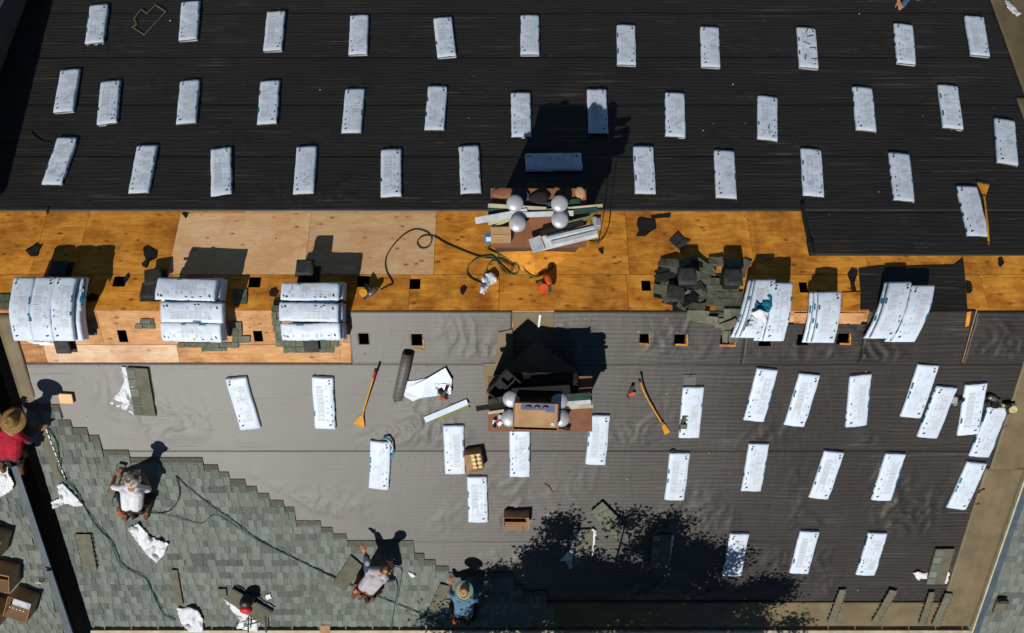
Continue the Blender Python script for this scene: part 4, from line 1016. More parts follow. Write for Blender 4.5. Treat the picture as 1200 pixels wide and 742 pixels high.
t = thing('leaflet', 'blue and white packet beside the small cardboard box', 'packet', PZ(572, 279, Z1+.01)); bm = bmesh.new(); box(bm, (0, 0, .01), (.10, .14, .02)); box(bm, (0.005, -.02, .022), (.07, .06, .004), mi=1); build('packet', bm, ['wrap_blue', 'wrap'], t, world=False)
for (lab, x, y, sx, sy, an, mt, hh) in (('brown sheet offcut standing at the back left corner of the far chimney cap', 590, 226, .34, .16, .05, 'copper', .02), ('crushed reddish can at the back of the far chimney cap', 652, 225, .12, .12, .6, 'copper', .10),
     ('round tan lid at the back right of the far chimney cap', 680, 226, .15, .18, .4, 'card', .05), ('navy rag at the back of the far chimney cap', 614, 230, .16, .16, .3, 'navy', .06), ('black tarp bundle behind the hoods of the far chimney', 632, 232, .30, .18, .1, 'tar', .08)):
    q = PZ(x, y, Z1+.02); t = thing('scrap_piece', lab, 'scrap', Matrix.Translation((q.x, q.y, Z1+.003)) @ Matrix.Rotation(an, 4, 'Z'))
    bm = bmesh.new(); lathe(bm, [(sx*.5, 0), (sx*.52, hh*.5), (sx*.42, hh), (sx*.12, hh*.8)], 7 if hh < .1 else 12, None, 0, 1, sy/sx); build('scrap', bm, mt, t, world=False)
# near chimney: a big open carton resting across the hoods, planks, black rubbish
q = PZ(627.5, 488, Z2+.40)
t = carton('cardboard_box', 'large flat open cardboard box resting on the hoods of the near chimney', Matrix.Translation((q.x, q.y, Z2+.30)) @ Matrix.Rotation(-.03, 4, 'Z') @ Matrix.Rotation(.05, 4, 'X'), (.60, .36, .12), True, (0, 0, 0, 0))
bm = bmesh.new(); box(bm, (0, .015, .085), (.585, .33, .006)); build('inner_sheet', bm, 'card', t, world=False)
bm = bmesh.new(); box(bm, (.03, .135, .091), (.46, .09, .006)); box(bm, (.20, .10, .0915), (.12, .07, .006)); build('blue_lining', bm, 'blue_paper', t, world=False)
bm = bmesh.new(); box(bm, (.235, -.10, .0905), (.04, .045, .006)); build('label_sheet', bm, 'wrap', t, world=False)
for k in range(3):
    bm = bmesh.new(); lathe(bm, [(.02, .09), (.028, .11), (.02, .125)], 10, Matrix.Translation((-.10+k*.115, .125, 0)), 0, 1.5, .8); build('coil_cap', bm, 'steel', t, world=False)
for (a, b, dz_, wd, th, mt, lab) in (((572, 484), (640, 474), .06, .04, .03, 'cream', 'cream strip under the left hoods of the near chimney'), ((558, 479), (606, 472), .12, .07, .04, 'tar', 'black plank poking out left of the near chimney'),
     ((572, 472), (612, 462), .16, .08, .03, 'vent_dark', 'dark plank at the back left of the near chimney'), ((640, 468), (692, 464), .20, .10, .04, 'dark_green', 'dark green board behind the shaded hood of the near chimney'),
     ((655, 478), (695, 476), .12, .05, .03, 'cream', 'cream strip poking out right of the near chimney'), ((650, 474), (692, 471), .16, .06, .03, 'white_metal', 'white strip at the right of the near chimney'),
     ((600, 460), (668, 456), .22, .12, .04, 'tar', 'black board across the back of the near chimney'), ((648, 484), (672, 479), .10, .04, .02, 'green_trim', 'green strip right of the near chimney box'),
     ((655, 500), (668, 503), .04, .05, .03, 'black', 'black tool handle on the right front of the near chimney cap')):
    stick('trim_strip', lab, 'trim', a, b, Z2+dz_, wd, th, mt, 'trim strips on the near chimney')
bmx = bmesh.new()
q = PZ(590, 452, Z2+.02); t = thing('plastic_crate', 'black ribbed crate leaning over the back left corner of the near chimney', 'crate', Matrix.Translation(q+Vector((0, 0, .01))) @ Matrix.Rotation(-.75, 4, 'Z') @ Matrix.Rotation(.15, 4, 'Y'))
for (c, s_) in (((0, 0, .01), (.26, .40, .02)), ((-.13, 0, .08), (.02, .40, .16)), ((.13, 0, .08), (.02, .40, .16)), ((0, -.2, .08), (.26, .02, .16)), ((0, .2, .08), (.26, .02, .16)), ((0, 0, .10), (.25, .03, .03)), ((0.03, .1, .12), (.02, .2, .03))):
    bm = bmesh.new(); box(bm, c, s_); build('crate_side', bm, 'black', t, world=False)
t = thing('shade_sheet', 'black sheet added to darken the shaded back of the near chimney cap', 'shade_sheet', PZ(638, 452, Z2)); bm = bmesh.new()  # sheet added to blacken the cap's back, which is dark from shade
n = 14
vs = [[bm.verts.new((-.46+.92*i/n, -.17+.36*j/n, .03+.12*abs(noise.noise(Vector((i*.33, j*.4, 3))))+.05*math.sin(PI*j/n))) for j in range(n+1)] for i in range(n+1)]
for i in range(n):
    for j in range(n): bm.faces.new((vs[i][j], vs[i+1][j], vs[i+1][j+1], vs[i][j+1])).smooth = True
o = build('sheet', bm, 'tar', t, world=False)
t = thing('tin_can_heap', 'white and red crumpled packaging left of the box on the near chimney cap', 'packaging', PZ(584, 494, Z2+.01))
for k in range(6):
    bm = bmesh.new(); box(bm, (R.uniform(-.07, .07), R.uniform(-.08, .06), .02+R.random()*.04), (.05, .07, .012), Matrix.Rotation(R.uniform(-.8, .8), 4, 'Z') @ Matrix.Rotation(R.uniform(-.5, .5), 4, 'X')); build('packet', bm, ['wrap', 'black', 'wrap', 'galv', 'black', 'red'][k], t, world=False)

# ------------------------------------------------------------------ hoses
def hose(label, pts, mat, r=.010, h=.035, k=6, hs=None):
    v = [P(x, y, (hs[i] if hs else h)) for i, (x, y) in enumerate(pts)]
    bm = bmesh.new(); tube(bm, smooth_path(v, k), r, 6)
    return tag(build('air_hose', bm, mat), label, 'hose')
hose('green air hose winding down the new shingles from the roofer in red', [(50, 497), (57, 505), (67, 520), (68, 535), (67, 548), (75, 562), (90, 577), (103, 602), (117, 622), (130, 634), (138, 650), (143, 661), (158, 672), (172, 680), (180, 698), (191, 719), (206, 727)], 'hose', .009, .078)
hose('second darker hose running beside the green one at the left', [(56, 502), (64, 514), (70, 540), (72, 556), (88, 573), (101, 598), (112, 612), (128, 634), (140, 662), (150, 668), (168, 674), (176, 690), (190, 714)], 'hose_dg', .007, .082)
hose('dark air hose looping from the roofer in the white shirt', [(172, 600), (185, 602), (200, 598), (209, 585), (210, 572), (206, 558)], 'hose_dg', .009, .078)
hose('long dark green hose crossing the new shingles diagonally', [(206, 558), (222, 573), (252, 596), (270, 608), (303, 633), (340, 652), (384, 673), (418, 688), (448, 701), (475, 712), (500, 722), (520, 734)], 'hose_dg', .009, .078)
hose('thin bright green hose above the diagonal dark hose', [(178, 600), (205, 606), (235, 614), (252, 604), (280, 620), (306, 636), (345, 655), (386, 675), (420, 690), (450, 702), (497, 721)], 'hose', .007, .083)
hose('green hose dropping from the roofer in grey-white to the eave', [(463, 676), (466, 690), (463, 706), (460, 725), (458, 738)], 'hose', .009, .078)
hose('grey hose curving off the nailer of the roofer in grey-white', [(456, 665), (463, 664), (470, 668), (469, 680), (466, 700), (464, 708)], 'steel', .010, .09)
hose('olive air hose snaking over the fresh plywood from the nail gun', [(446, 340), (455, 335), (460, 332), (453, 318), (452, 304), (459, 290), (472, 276), (486, 269), (500, 272), (506, 280), (502, 289), (494, 291), (489, 284), (495, 277), (508, 277), (522, 285), (545, 295), (566, 302), (590, 304), (612, 312), (640, 308)], 'hose_d', .010, .03)
hose('yellow-green hose looped on the plywood below the far chimney', [(640, 309), (600, 304), (582, 297), (572, 292), (577, 288), (584, 294), (582, 304), (575, 300), (560, 303), (549, 312), (548, 322), (556, 329), (566, 332), (572, 326), (570, 315), (580, 306), (600, 322), (608, 316), (604, 302), (618, 298), (640, 307), (655, 304), (668, 293)], 'hose_y', .010, .034)
hose('olive hose tangle under the left front of the far chimney', [(582, 304), (588, 318), (598, 321), (604, 308), (612, 310), (616, 318), (626, 324), (636, 316), (650, 305), (660, 300), (668, 294), (672, 285)], 'hose_y', .008, .045)
hose('black hose below the far chimney', [(570, 302), (585, 305), (600, 312), (606, 303), (622, 300), (632, 318), (640, 310), (648, 312), (636, 322), (620, 326)], 'hose_d', .008, .04)
hose('thin black cable running down right of the far chimney shadow', [(722, 190), (719, 215), (716, 240), (713, 265), (706, 280), (698, 285), (690, 285)], 'black', .007, .05)
hose('bright green cord hanging off the right end of the far chimney', [(665, 262), (668, 280), (664, 288), (682, 268), (690, 250), (688, 245), (696, 270), (700, 290)], 'hose', .006, .5, hs=[.85, .85, .7, .85, .85, .85, .6, .06])
hose('pale green cord looped on the white flashing', [(668, 275), (672, 268), (682, 266), (690, 272), (686, 280), (674, 281), (668, 275)], 'hose_y', .006, .85)
hose('small black cable on the upper left felt', [(36, 155), (42, 161), (50, 166), (60, 168)], 'black', .010, .05)
hose('green cord coiled under the slide bench at the eave', [(272, 738), (278, 731), (288, 729), (284, 738)], 'hose', .008, .08)

# ------------------------------------------------------------------ shovels, rolls, boxes, small things
def shovel(label, grip, head, mid=None, headw=.20, red='red', flip=False, mat='yellow', curved=True):
    pts = [P(*grip, .20 if not flip else .05)] + ([P(*mid, .12)] if mid else []) + [P(*head, .07)]
    t = thing('tear_off_shovel', label, 'shovel', P(*head, .02))
    sp = smooth_path(pts, 6); bm = bmesh.new(); tube(bm, sp, .014, 8); build('handle', bm, mat, t)
    d = (sp[-1]-sp[0]).normalized()
    bm = bmesh.new(); tube(bm, [sp[0], sp[1]+(sp[1]-sp[0])*.3], .018, 8); build('grip', bm, red, t)
    bm = bmesh.new(); tube(bm, [sp[0]-d*.03, sp[0]+d*.02], .019, 8); build('grip_end', bm, 'black', t)
    x = d.cross(Vector((0, 0, 1))).normalized(); e = sp[-1]; bm = bmesh.new()
    A = [e+x*.03, e-x*.03, e+d*.20-x*headw/2, e+d*.20+x*headw/2]
    vt = [bm.verts.new(a+Vector((0, 0, .012))) for a in A]; vb = [bm.verts.new(a) for a in A]
    bm.faces.new(vt); bm.faces.new(vb[::-1])
    for k in range(4): bm.faces.new((vb[k], vb[(k+1) % 4], vt[(k+1) % 4], vt[k]))
    bl = build('blade', bm, mat, t)
    for k in range(6):
        u = -1+2*(k+.5)/6; bm = bmesh.new(); q = e+d*.20+x*headw/2*u; bar(bm, q, q+d*.03, headw/9, .010); build('tooth', bm, 'steel', bl)
    bm = bmesh.new(); bar(bm, e-d*.06, e+d*.06, .05, .02); build('socket', bm, 'steel', t)
    return t
shovel('yellow tear-off shovel with red grip lying left on the grey felt, blade down', (440, 434), (424, 488))
shovel('yellow tear-off shovel with bent handle right of the near chimney', (750, 446), (777, 498), (757, 464), headw=.10, red='dark_pink')
shovel('orange tear-off shovel lying beside a bundle at the right edge, blade up', (1158.5, 287), (1153, 228), (1157, 262), flip=True)
bm = bmesh.new(); bar(bm, P(742, 452, .10), P(736, 466, .06), .05, .03)
t = thing('utility_knife', 'small black and orange hammer tool beside the bent shovel', 'hammer', P(739, 459, .03))
build('handle', bm, 'black', t); bm = bmesh.new(); bar(bm, P(737, 463, .09), P(744, 461, .09), .05, .04); build('head', bm, 'orange', t)
# dark felt roll
t = thing('felt_roll', 'dark grey roll of roofing felt standing out on the felt left of the crumpled wrapper', 'felt roll', P(471, 441, .02))
A, B = P(478, 414, .10), P(466, 467, .09); bm = bmesh.new(); tube(bm, [A, A+(B-A)*.33, A+(B-A)*.66, B], [.086, .084, .084, .083], 20); build('roll', bm, 'felt_sheen', t)
d = (B-A).normalized(); bm = bmesh.new(); tube(bm, [A-d*.004, A+d*.05], .062, 14); build('core', bm, 'black', t)
bm = bmesh.new(); bar(bm, B+Vector((-.04, 0, -.02)), B+Vector((-.045, -.06, -.05)), .04, .004); bar(bm, B+Vector((.03, 0, -.02)), B+Vector((.035, -.04, -.05)), .03, .004); build('ragged_end', bm, 'tar', t)
# white long trim and the white wrapper sheets
t = thing('metal_trim', 'long white metal trim with a green edge lying diagonally left of the near chimney', 'trim', P(523, 483, .02))
bm = bmesh.new(); bar(bm, P(498, 492, .07), P(548, 471, .07), .09, .03); build('white_face', bm, 'wrap', t)
bm = bmesh.new(); bar(bm, P(502, 495, .045), P(549, 475, .045), .10, .02); build('green_edge', bm, 'green_trim', t)
t = thing('emptied_wrapper', 'flattened white bundle wrapper with print, right of the dark felt roll', 'wrapper', P(500, 452, .03))
for (pix, mt, h) in (([(473, 447), (487, 446), (500, 443), (498, 450), (474, 455)], 'wrap', .04), ([(472, 457), (500, 444), (522, 431), (530, 445), (528, 458), (512, 464), (494, 466), (484, 470), (474, 464)], 'wrap', .06)):
    bm = bmesh.new(); prism(bm, [P(*q, h) for q in pix], .012, 0, .03); build('film', bm, mt, t)
crumple('plastic_bag', 'clear grey plastic lying on the flattened wrapper right of the dark roll', 'plastic bag', [(510, 450), (528, 450), (529, 462), (522, 466), (511, 462)], 'galv', .05, .09, 2.2, seed=8)
t = thing('nail_gun', 'small black and orange tool at the lower end of the flattened wrapper', 'tool', P(519, 462, .1))
bm = bmesh.new(); bar(bm, P(514, 458, .16), P(524, 467, .13), .05, .05); build('body', bm, 'black', t); bm = bmesh.new(); bar(bm, P(523, 456, .18), P(519, 464, .16), .05, .05); build('handle', bm, 'black', t); bm = bmesh.new(); bar(bm, P(515, 467, .10), P(521, 468, .10), .05, .03); build('nose', bm, 'orange', t)
crumple('plastic_wrapper', 'crumpled silver wrapper on the plywood left below the far chimney', 'wrapper', [(565, 322), (575, 319), (581, 322), (582, 331), (574, 335), (568, 345), (562, 343), (564, 332)], 'wrap_thin', .14, .03, 2.2, seed=4)
crumple('plastic_wrapper', 'crumpled white wrapper on new shingles beside the black gap', 'wrapper', [(67, 569), (73, 566), (79, 572), (86, 580), (99, 592), (90, 594), (78, 590), (62, 596), (60, 588), (70, 584)], 'wrap_thin', .09, .07, 2.2, seed=14)
crumple('plastic_wrapper', 'long crumpled white wrapper below the roofer in the white shirt', 'wrapper', [(149, 619), (162, 614), (167, 620), (178, 630), (197, 637), (193, 650), (183, 660), (172, 650), (160, 634)], 'wrap_thin', .12, .07, 2.2, seed=24)
crumple('plastic_wrapper', 'crumpled white wrapper at the eave left of the slide bench', 'wrapper', [(207, 713), (222, 711), (232, 716), (238, 726), (238, 741), (222, 741), (212, 730)], 'wrap_thin', .12, .07, 2.2, seed=34)
crumple('plastic_wrapper', 'crumpled white wrapper on the neighbouring roof under the roofer in red', 'wrapper', [(2, 541), (8, 543), (10, 556), (16, 566), (14, 574), (5, 580), (-2, 584), (-3, 560)], 'wrap_thin', .09, .05, 2.2, seed=44)
crumple('plastic_wrapper', 'white wrapper scrap on the tan membrane at the upper right corner', 'wrapper', [(1176, -2), (1182, 0), (1190, 8), (1197, 16), (1192, 19), (1182, 11)], 'wrap_thin', .05, .08, 2.2, seed=54)
crumple('paper_scrap', 'small white scrap on the shingles right of the roofer in grey-white', 'scrap', [(478, 671), (484, 672), (488, 676), (482, 677)], 'wrap_thin', .02, .08, 1.6, seed=5)
crumple('paper_scrap', 'small white scrap right of the red capped bag', 'scrap', [(311, 698), (317, 696), (318, 702), (312, 703)], 'wrap_thin', .03, .08, 1.6, seed=6)
t = thing('strap', 'loose blue and white strap at the corner of a bundle below the white trim', 'strap', P(456, 521, .1)); bm = bmesh.new()
tube(bm, smooth_path([P(449, 513, .09), P(455, 515, .14), P(459, 522, .12), P(461, 529, .08), P(458, 537, .05)], 5), .018, 6); build('band', bm, 'cyan', t)
bm = bmesh.new(); tube(bm, smooth_path([P(451, 513, .11), P(456, 517, .15), P(460, 524, .12), P(458, 530, .09)], 5), .012, 6); build('band_edge', bm, 'wrap_thin', t)
# carton with nail coils
p = P(556, 535, .03); t = carton('cardboard_box', 'open cardboard box full of nail coils beside a bundle below the near chimney', slope_mat(p, .16), (.27, .34, .20), True, (2.6, 0, 2.2, 0))
for i in range(3):
    for j in range(4):
        bm = bmesh.new(); lathe(bm, [(.035, .06), (.037, .15), (.028, .155)], 10, Matrix.Translation((-.085+i*.085, -.12+j*.08, 0))); build('nail_coil', bm, 'nail', t, world=False)
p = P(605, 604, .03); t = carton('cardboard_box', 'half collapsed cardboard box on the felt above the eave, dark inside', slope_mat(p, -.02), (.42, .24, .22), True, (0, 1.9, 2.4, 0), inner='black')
# square plywood offcut with legs at the left
t = thing('plywood_offcut', 'small square plywood offcut standing on the felt near the roofer in red', 'plywood', slope_mat(P(80, 465, .02), -.06))
bm = bmesh.new(); box(bm, (0, 0, .06), (.21, .17, .018)); build('board', bm, 'ply_new', t, world=False)
for x in (-.08, .08):
    bm = bmesh.new(); box(bm, (x, -.04, .025), (.02, .09, .05)); build('leg', bm, 'ply_old', t, world=False)
# cartons on the neighbouring roof
for (x, y, a, s, lab, op, fl) in ((-2, 628, -.45, (.40, .46, .30), 'topmost of the cardboard boxes on the neighbouring roof', True, (0, 1.8, 2.3, 0)),
    (8, 668, -.25, (.46, .40, .30), 'second of the cardboard boxes from the top on the neighbouring roof', True, (0, 0, 2.2, 0)),
    (31, 702, -.45, (.40, .50, .26), 'cardboard box with torn lid at the right of the pile on the neighbouring roof', True, (0, 0, 2.2, 1.9)),
    (-4, 710, -.45, (.42, .50, .30), 'cardboard box with blue label at the lower left corner', True, (0, 0, 2.0, 0))):
    p = P(x, y, 0); t = carton('cardboard_box', lab, slope_mat(p, a), s, op, fl)
    bm = bmesh.new(); box(bm, (0, 0, .05), (s[0]*.9, s[1]*.9, .08)); build('lining', bm, 'card_in' if y < 690 else 'wrap_side', t, world=False)
    if y > 690:
        for k in range(5):
            bm = bmesh.new(); lathe(bm, [(.014, .27), (.014, .285)], 8, Matrix.Translation((-.12+k*.06, s[1]/2-.2, 0))); build('nail_cap', bm, 'galv', t, world=False)
t = thing('tool_pile', 'small heap of silver nails and tools by the cardboard boxes', 'tools', P(47, 680, .25))
for k in range(8):
    bm = bmesh.new(); bar(bm, Vector((R.uniform(-.1, .1), R.uniform(-.08, .08), R.random()*.05)), Vector((R.uniform(-.1, .1), R.uniform(-.08, .08), R.random()*.05)), .02, .02); build('tool', bm, ['galv', 'black', 'wrap', 'nail'][k % 4], t, world=False)
# nail guns
def nailer(label, a, b, body, acc, h=.08, s=1.0):
    A, B = P(*a, h), P(*b, h); d = (B-A); L_ = d.length; d.normalize(); x = d.cross(Vector((0, 0, 1))).normalized()
    t = thing('nail_gun', label, 'nail gun', (A+B)/2-Vector((0, 0, h*.8)))
    bm = bmesh.new(); tube(bm, [A, A+d*L_*.15, A+d*L_*.55, A+d*L_*.6], [.035*s, .045*s, .042*s, .028*s], 12); build('cylinder', bm, body, t)
    bm = bmesh.new(); tube(bm, [A+d*L_*.25, A+d*L_*.3+x*.15*s], [.022*s, .018*s], 8); build('handle', bm, 'black', t)
    bm = bmesh.new(); bar(bm, A+d*L_*.55, B, .035*s, .05*s); build('nose', bm, 'steel', t)
    bm = bmesh.new(); lathe(bm, [(.055*s, -.03), (.06*s, 0), (.055*s, .035)], 14, Matrix.Translation(A+d*L_*.72+x*.07*s)); build('magazine', bm, acc, t)
    bm = bmesh.new(); tube(bm, [A-d*.02, A+d*.012], .030*s, 10); build('end_cap', bm, acc, t)
    return t
nailer('yellow and grey nail gun lying at the square hole right of the third ridge stack', (441, 338), (426, 351), 'steel', 'yellow', .10, 1.1)
bm = bmesh.new()
nailer('orange saw standing on the plywood below the far chimney', (641, 322), (645, 343), 'orange', 'orange', .16, 1.25)
nailer('black nail gun between the second and third leaning bundles', (1129, 467), (1117, 475), 'black', 'galv', .07)
nailer('dark nail gun on the felt above the lowest leaning bundle', (1158, 464), (1172, 471), 'steel', 'black', .08, 1.1)
nailer('brass and black nailer at the edge of the tan membrane', (1176, 475), (1190, 474), 'black', 'nail', .10)
t = thing('disc', 'small round black disc at the top corner of a bundle above the tree shadow', 'disc', slope_mat(P(788, 529, .03))); bm = bmesh.new(); lathe(bm, [(.05, 0), (.055, .02), (.045, .03)], 16); build('rim', bm, 'black', t, world=False)
t = thing('rubber_mat', 'square dark rubber patch on the felt above the torn bundle', 'mat', slope_mat(P(808, 445, .035))); bm = bmesh.new(); box(bm, (0, 0, .006), (.20, .18, .012)); build('pad', bm, 'felt_sheen', t, world=False); bm = bmesh.new(); lathe(bm, [(.03, .012), (.028, .03)], 10, Matrix.Translation((0, .05, 0))); build('knob', bm, 'felt_sheen', t, world=False)
# black bag with red lid and the slide bench at the eave
t = thing('tool_bag', 'black rounded tool bag with a bright red front on the slide bench', 'bag', slope_mat(P(293, 699, .12)))
bm = bmesh.new(); lathe(bm, [(.08, 0), (.12, .05), (.125, .16), (.10, .24), (.04, .27)], 18, Matrix.Rotation(-.2, 4, 'X'), 0, 1.0, .8); build('bag', bm, 'black', t, world=False)
bm = bmesh.new(); lathe(bm, [(.10, 0), (.112, .03), (.105, .075), (.06, .10)], 18, Matrix.Translation((-.01, -.085, .17)) @ Matrix.Rotation(.25, 4, 'X'), 0, 1.0, .75); build('red_front', bm, 'red', t, world=False)
t = thing('slide_bench', 'grey shingle stack on a crumpled white wrapper with black metal frame at the eave', 'bench', P(290, 712, .05))
for k in range(3):
    bm = bmesh.new(); prism(bm, [P(x, y, .09+k*.02) for x, y in ((272, 690), (319, 718), (309, 731), (264, 703))], .014); build('shingle', bm, 'sh_back', t)
crumple('wrapper', None, None, [(262, 702), (270, 706), (286, 718), (304, 730), (302, 741), (290, 739), (276, 736), (282, 727), (272, 716)], 'wrap_thin', .06, .05, 2.2, parent=t, seed=61)
bm = bmesh.new(); prism(bm, [P(x, y, .08) for x, y in ((255, 690), (265, 690), (266, 699), (256, 700))], .02); build('shingle', bm, 'sh_back', t)
for (a, b) in (((311, 723), (312, 741)), ((291, 723), (291, 741)), ((291, 732), (303, 729)), ((274, 691), (320, 717))):
    bm = bmesh.new(); bar(bm, P(*a, .15), P(*b, .15), .022, .022); build('frame_bar', bm, 'black', t)
for (lab, x, y, wdt, mt) in (('cardboard piece held in the eave gutter at the bottom', 381, 738, .13, 'card'),):
    t = thing('board_offcut', lab, 'cardboard', P(x, y, .10)); bm = bmesh.new(); box(bm, (0, 0, 0), (wdt*1.4, .16, .012)); build('board', bm, mt, t, world=False)
# outline of an old opening drawn in thin slats on the black felt, and tiny scraps
t = thing('wire_frame', 'bent olive wire frame lying on the upper left of the black felt', 'frame', P(175, 22, .06))
fr = [(182, 6), (194, 14), (169, 41), (155, 32), (160, 29), (157, 22), (165, 11), (172, 16), (182, 6)]
for a, b in zip(fr, fr[1:]):
    bm = bmesh.new(); bar(bm, P(*a, .065), P(*b, .065), .012, .008); build('wire', bm, 'green_trim', t)
t = thing('twig', 'small brown bent twig on the grey felt right of the half collapsed box', 'twig', P(643, 572, .04)); bm = bmesh.new(); tube(bm, [P(638, 567, .045), P(643, 570, .05), P(648, 577, .045)], .008, 5); build('twig', bm, 'leather', t)
bm = bmesh.new()
for k in range(260):      # dry leaves, torn bits of paper and plastic too small to name
    px, py = R.uniform(20, 1180), R.uniform(5, 735)
    if inside((px, py), [(0, 490), (110, 742), (0, 742)]): continue
    if py < 362 and R.random() < .65: continue
    q = P(px, py, .055); s = R.uniform(.005, .014)
    m = Matrix.Translation(q) @ Matrix.Rotation(R.uniform(0, 6), 4, 'Z') @ Matrix.Rotation(R.uniform(-.4, .4), 4, 'X')
    box(bm, (0, 0, 0), (s*R.uniform(1, 2.2), s, .003), m, R.choice((0, 0, 1, 2, 2)))
tag(build('litter', bm, ['nail', 'leather', 'sh_back']), 'tiny dry leaves and scraps scattered over the felt', 'litter', kind='stuff')

# ------------------------------------------------------------------ people
def capsule(bm, a, ra, b, rb, n=10):
    d = b-a; L_ = max(d.length, 1e-4); x, y = frame(d) if d.length > 1e-4 else (Vector((1, 0, 0)), Vector((0, 1, 0))); d = d.normalized()
    rings = []
    for t_ in (-1, -.7, 0): rings.append((a+d*ra*t_, ra*math.sqrt(max(0.02, 1-t_*t_))))
    for t_ in (0, .7, 1): rings.append((b+d*rb*t_, rb*math.sqrt(max(0.02, 1-t_*t_))))
    vs = [[bm.verts.new(c+(x*math.cos(2*PI*k/n)+y*math.sin(2*PI*k/n))*r_) for k in range(n)] for c, r_ in rings]
    for p_, q_ in zip(vs, vs[1:]):
        for k in range(n): bm.faces.new((p_[k], p_[(k+1) % n], q_[(k+1) % n], q_[k]))
    bm.faces.new(vs[0][::-1]); bm.faces.new(vs[-1])
def blob(name, segs, mat, parent, vox=.009, sm=3):
    bm = bmesh.new()
    for s in segs: capsule(bm, *s)
    o = build(name, bm, mat, parent)
    m = o.modifiers.new('r', 'REMESH'); m.mode = 'VOXEL'; m.voxel_size = vox; m.use_smooth_shade = True
    m2 = o.modifiers.new('s', 'SMOOTH'); m2.iterations = sm; m2.factor = .5
    bpy.context.view_layer.update()
    me = bpy.data.meshes.new_from_object(o.evaluated_get(bpy.context.evaluated_depsgraph_get()))
    me.materials.clear(); me.materials.append(M[mat]); o.modifiers.clear(); o.data = me
    for p in me.polygons: p.use_smooth = True
    return o
def handsegs(wr, tip, side=1, curl=.5):
    d = (tip-wr).normalized(); x = d.cross(Vector((0, 0, 1)))
    x = x.normalized() if x.length > .1 else Vector((1, 0, 0)); nrm = x.cross(d)
    s = []
    for k in (-1, -.3, .4, 1): s.append((wr+x*.012*k, .016, wr+d*.085+x*.028*k, .013))
    for k, L_ in zip((-1.5, -.5, .5, 1.5), (.062, .078, .083, .070)):
        a = wr+d*.088+x*.019*k; b = a+d*L_*.5-nrm*.012*curl; c = b+d*L_*.38-nrm*.035*curl
        s += [(a, .0095, b, .0085), (b, .0085, c, .0072)]
    a = wr+d*.03+x*.03*side; b = a+d*.035+x*.032*side-nrm*.01; c = b+d*.032+x*.006*side-nrm*.012
    s += [(a, .012, b, .0105), (b, .0105, c, .0085)]
    return s
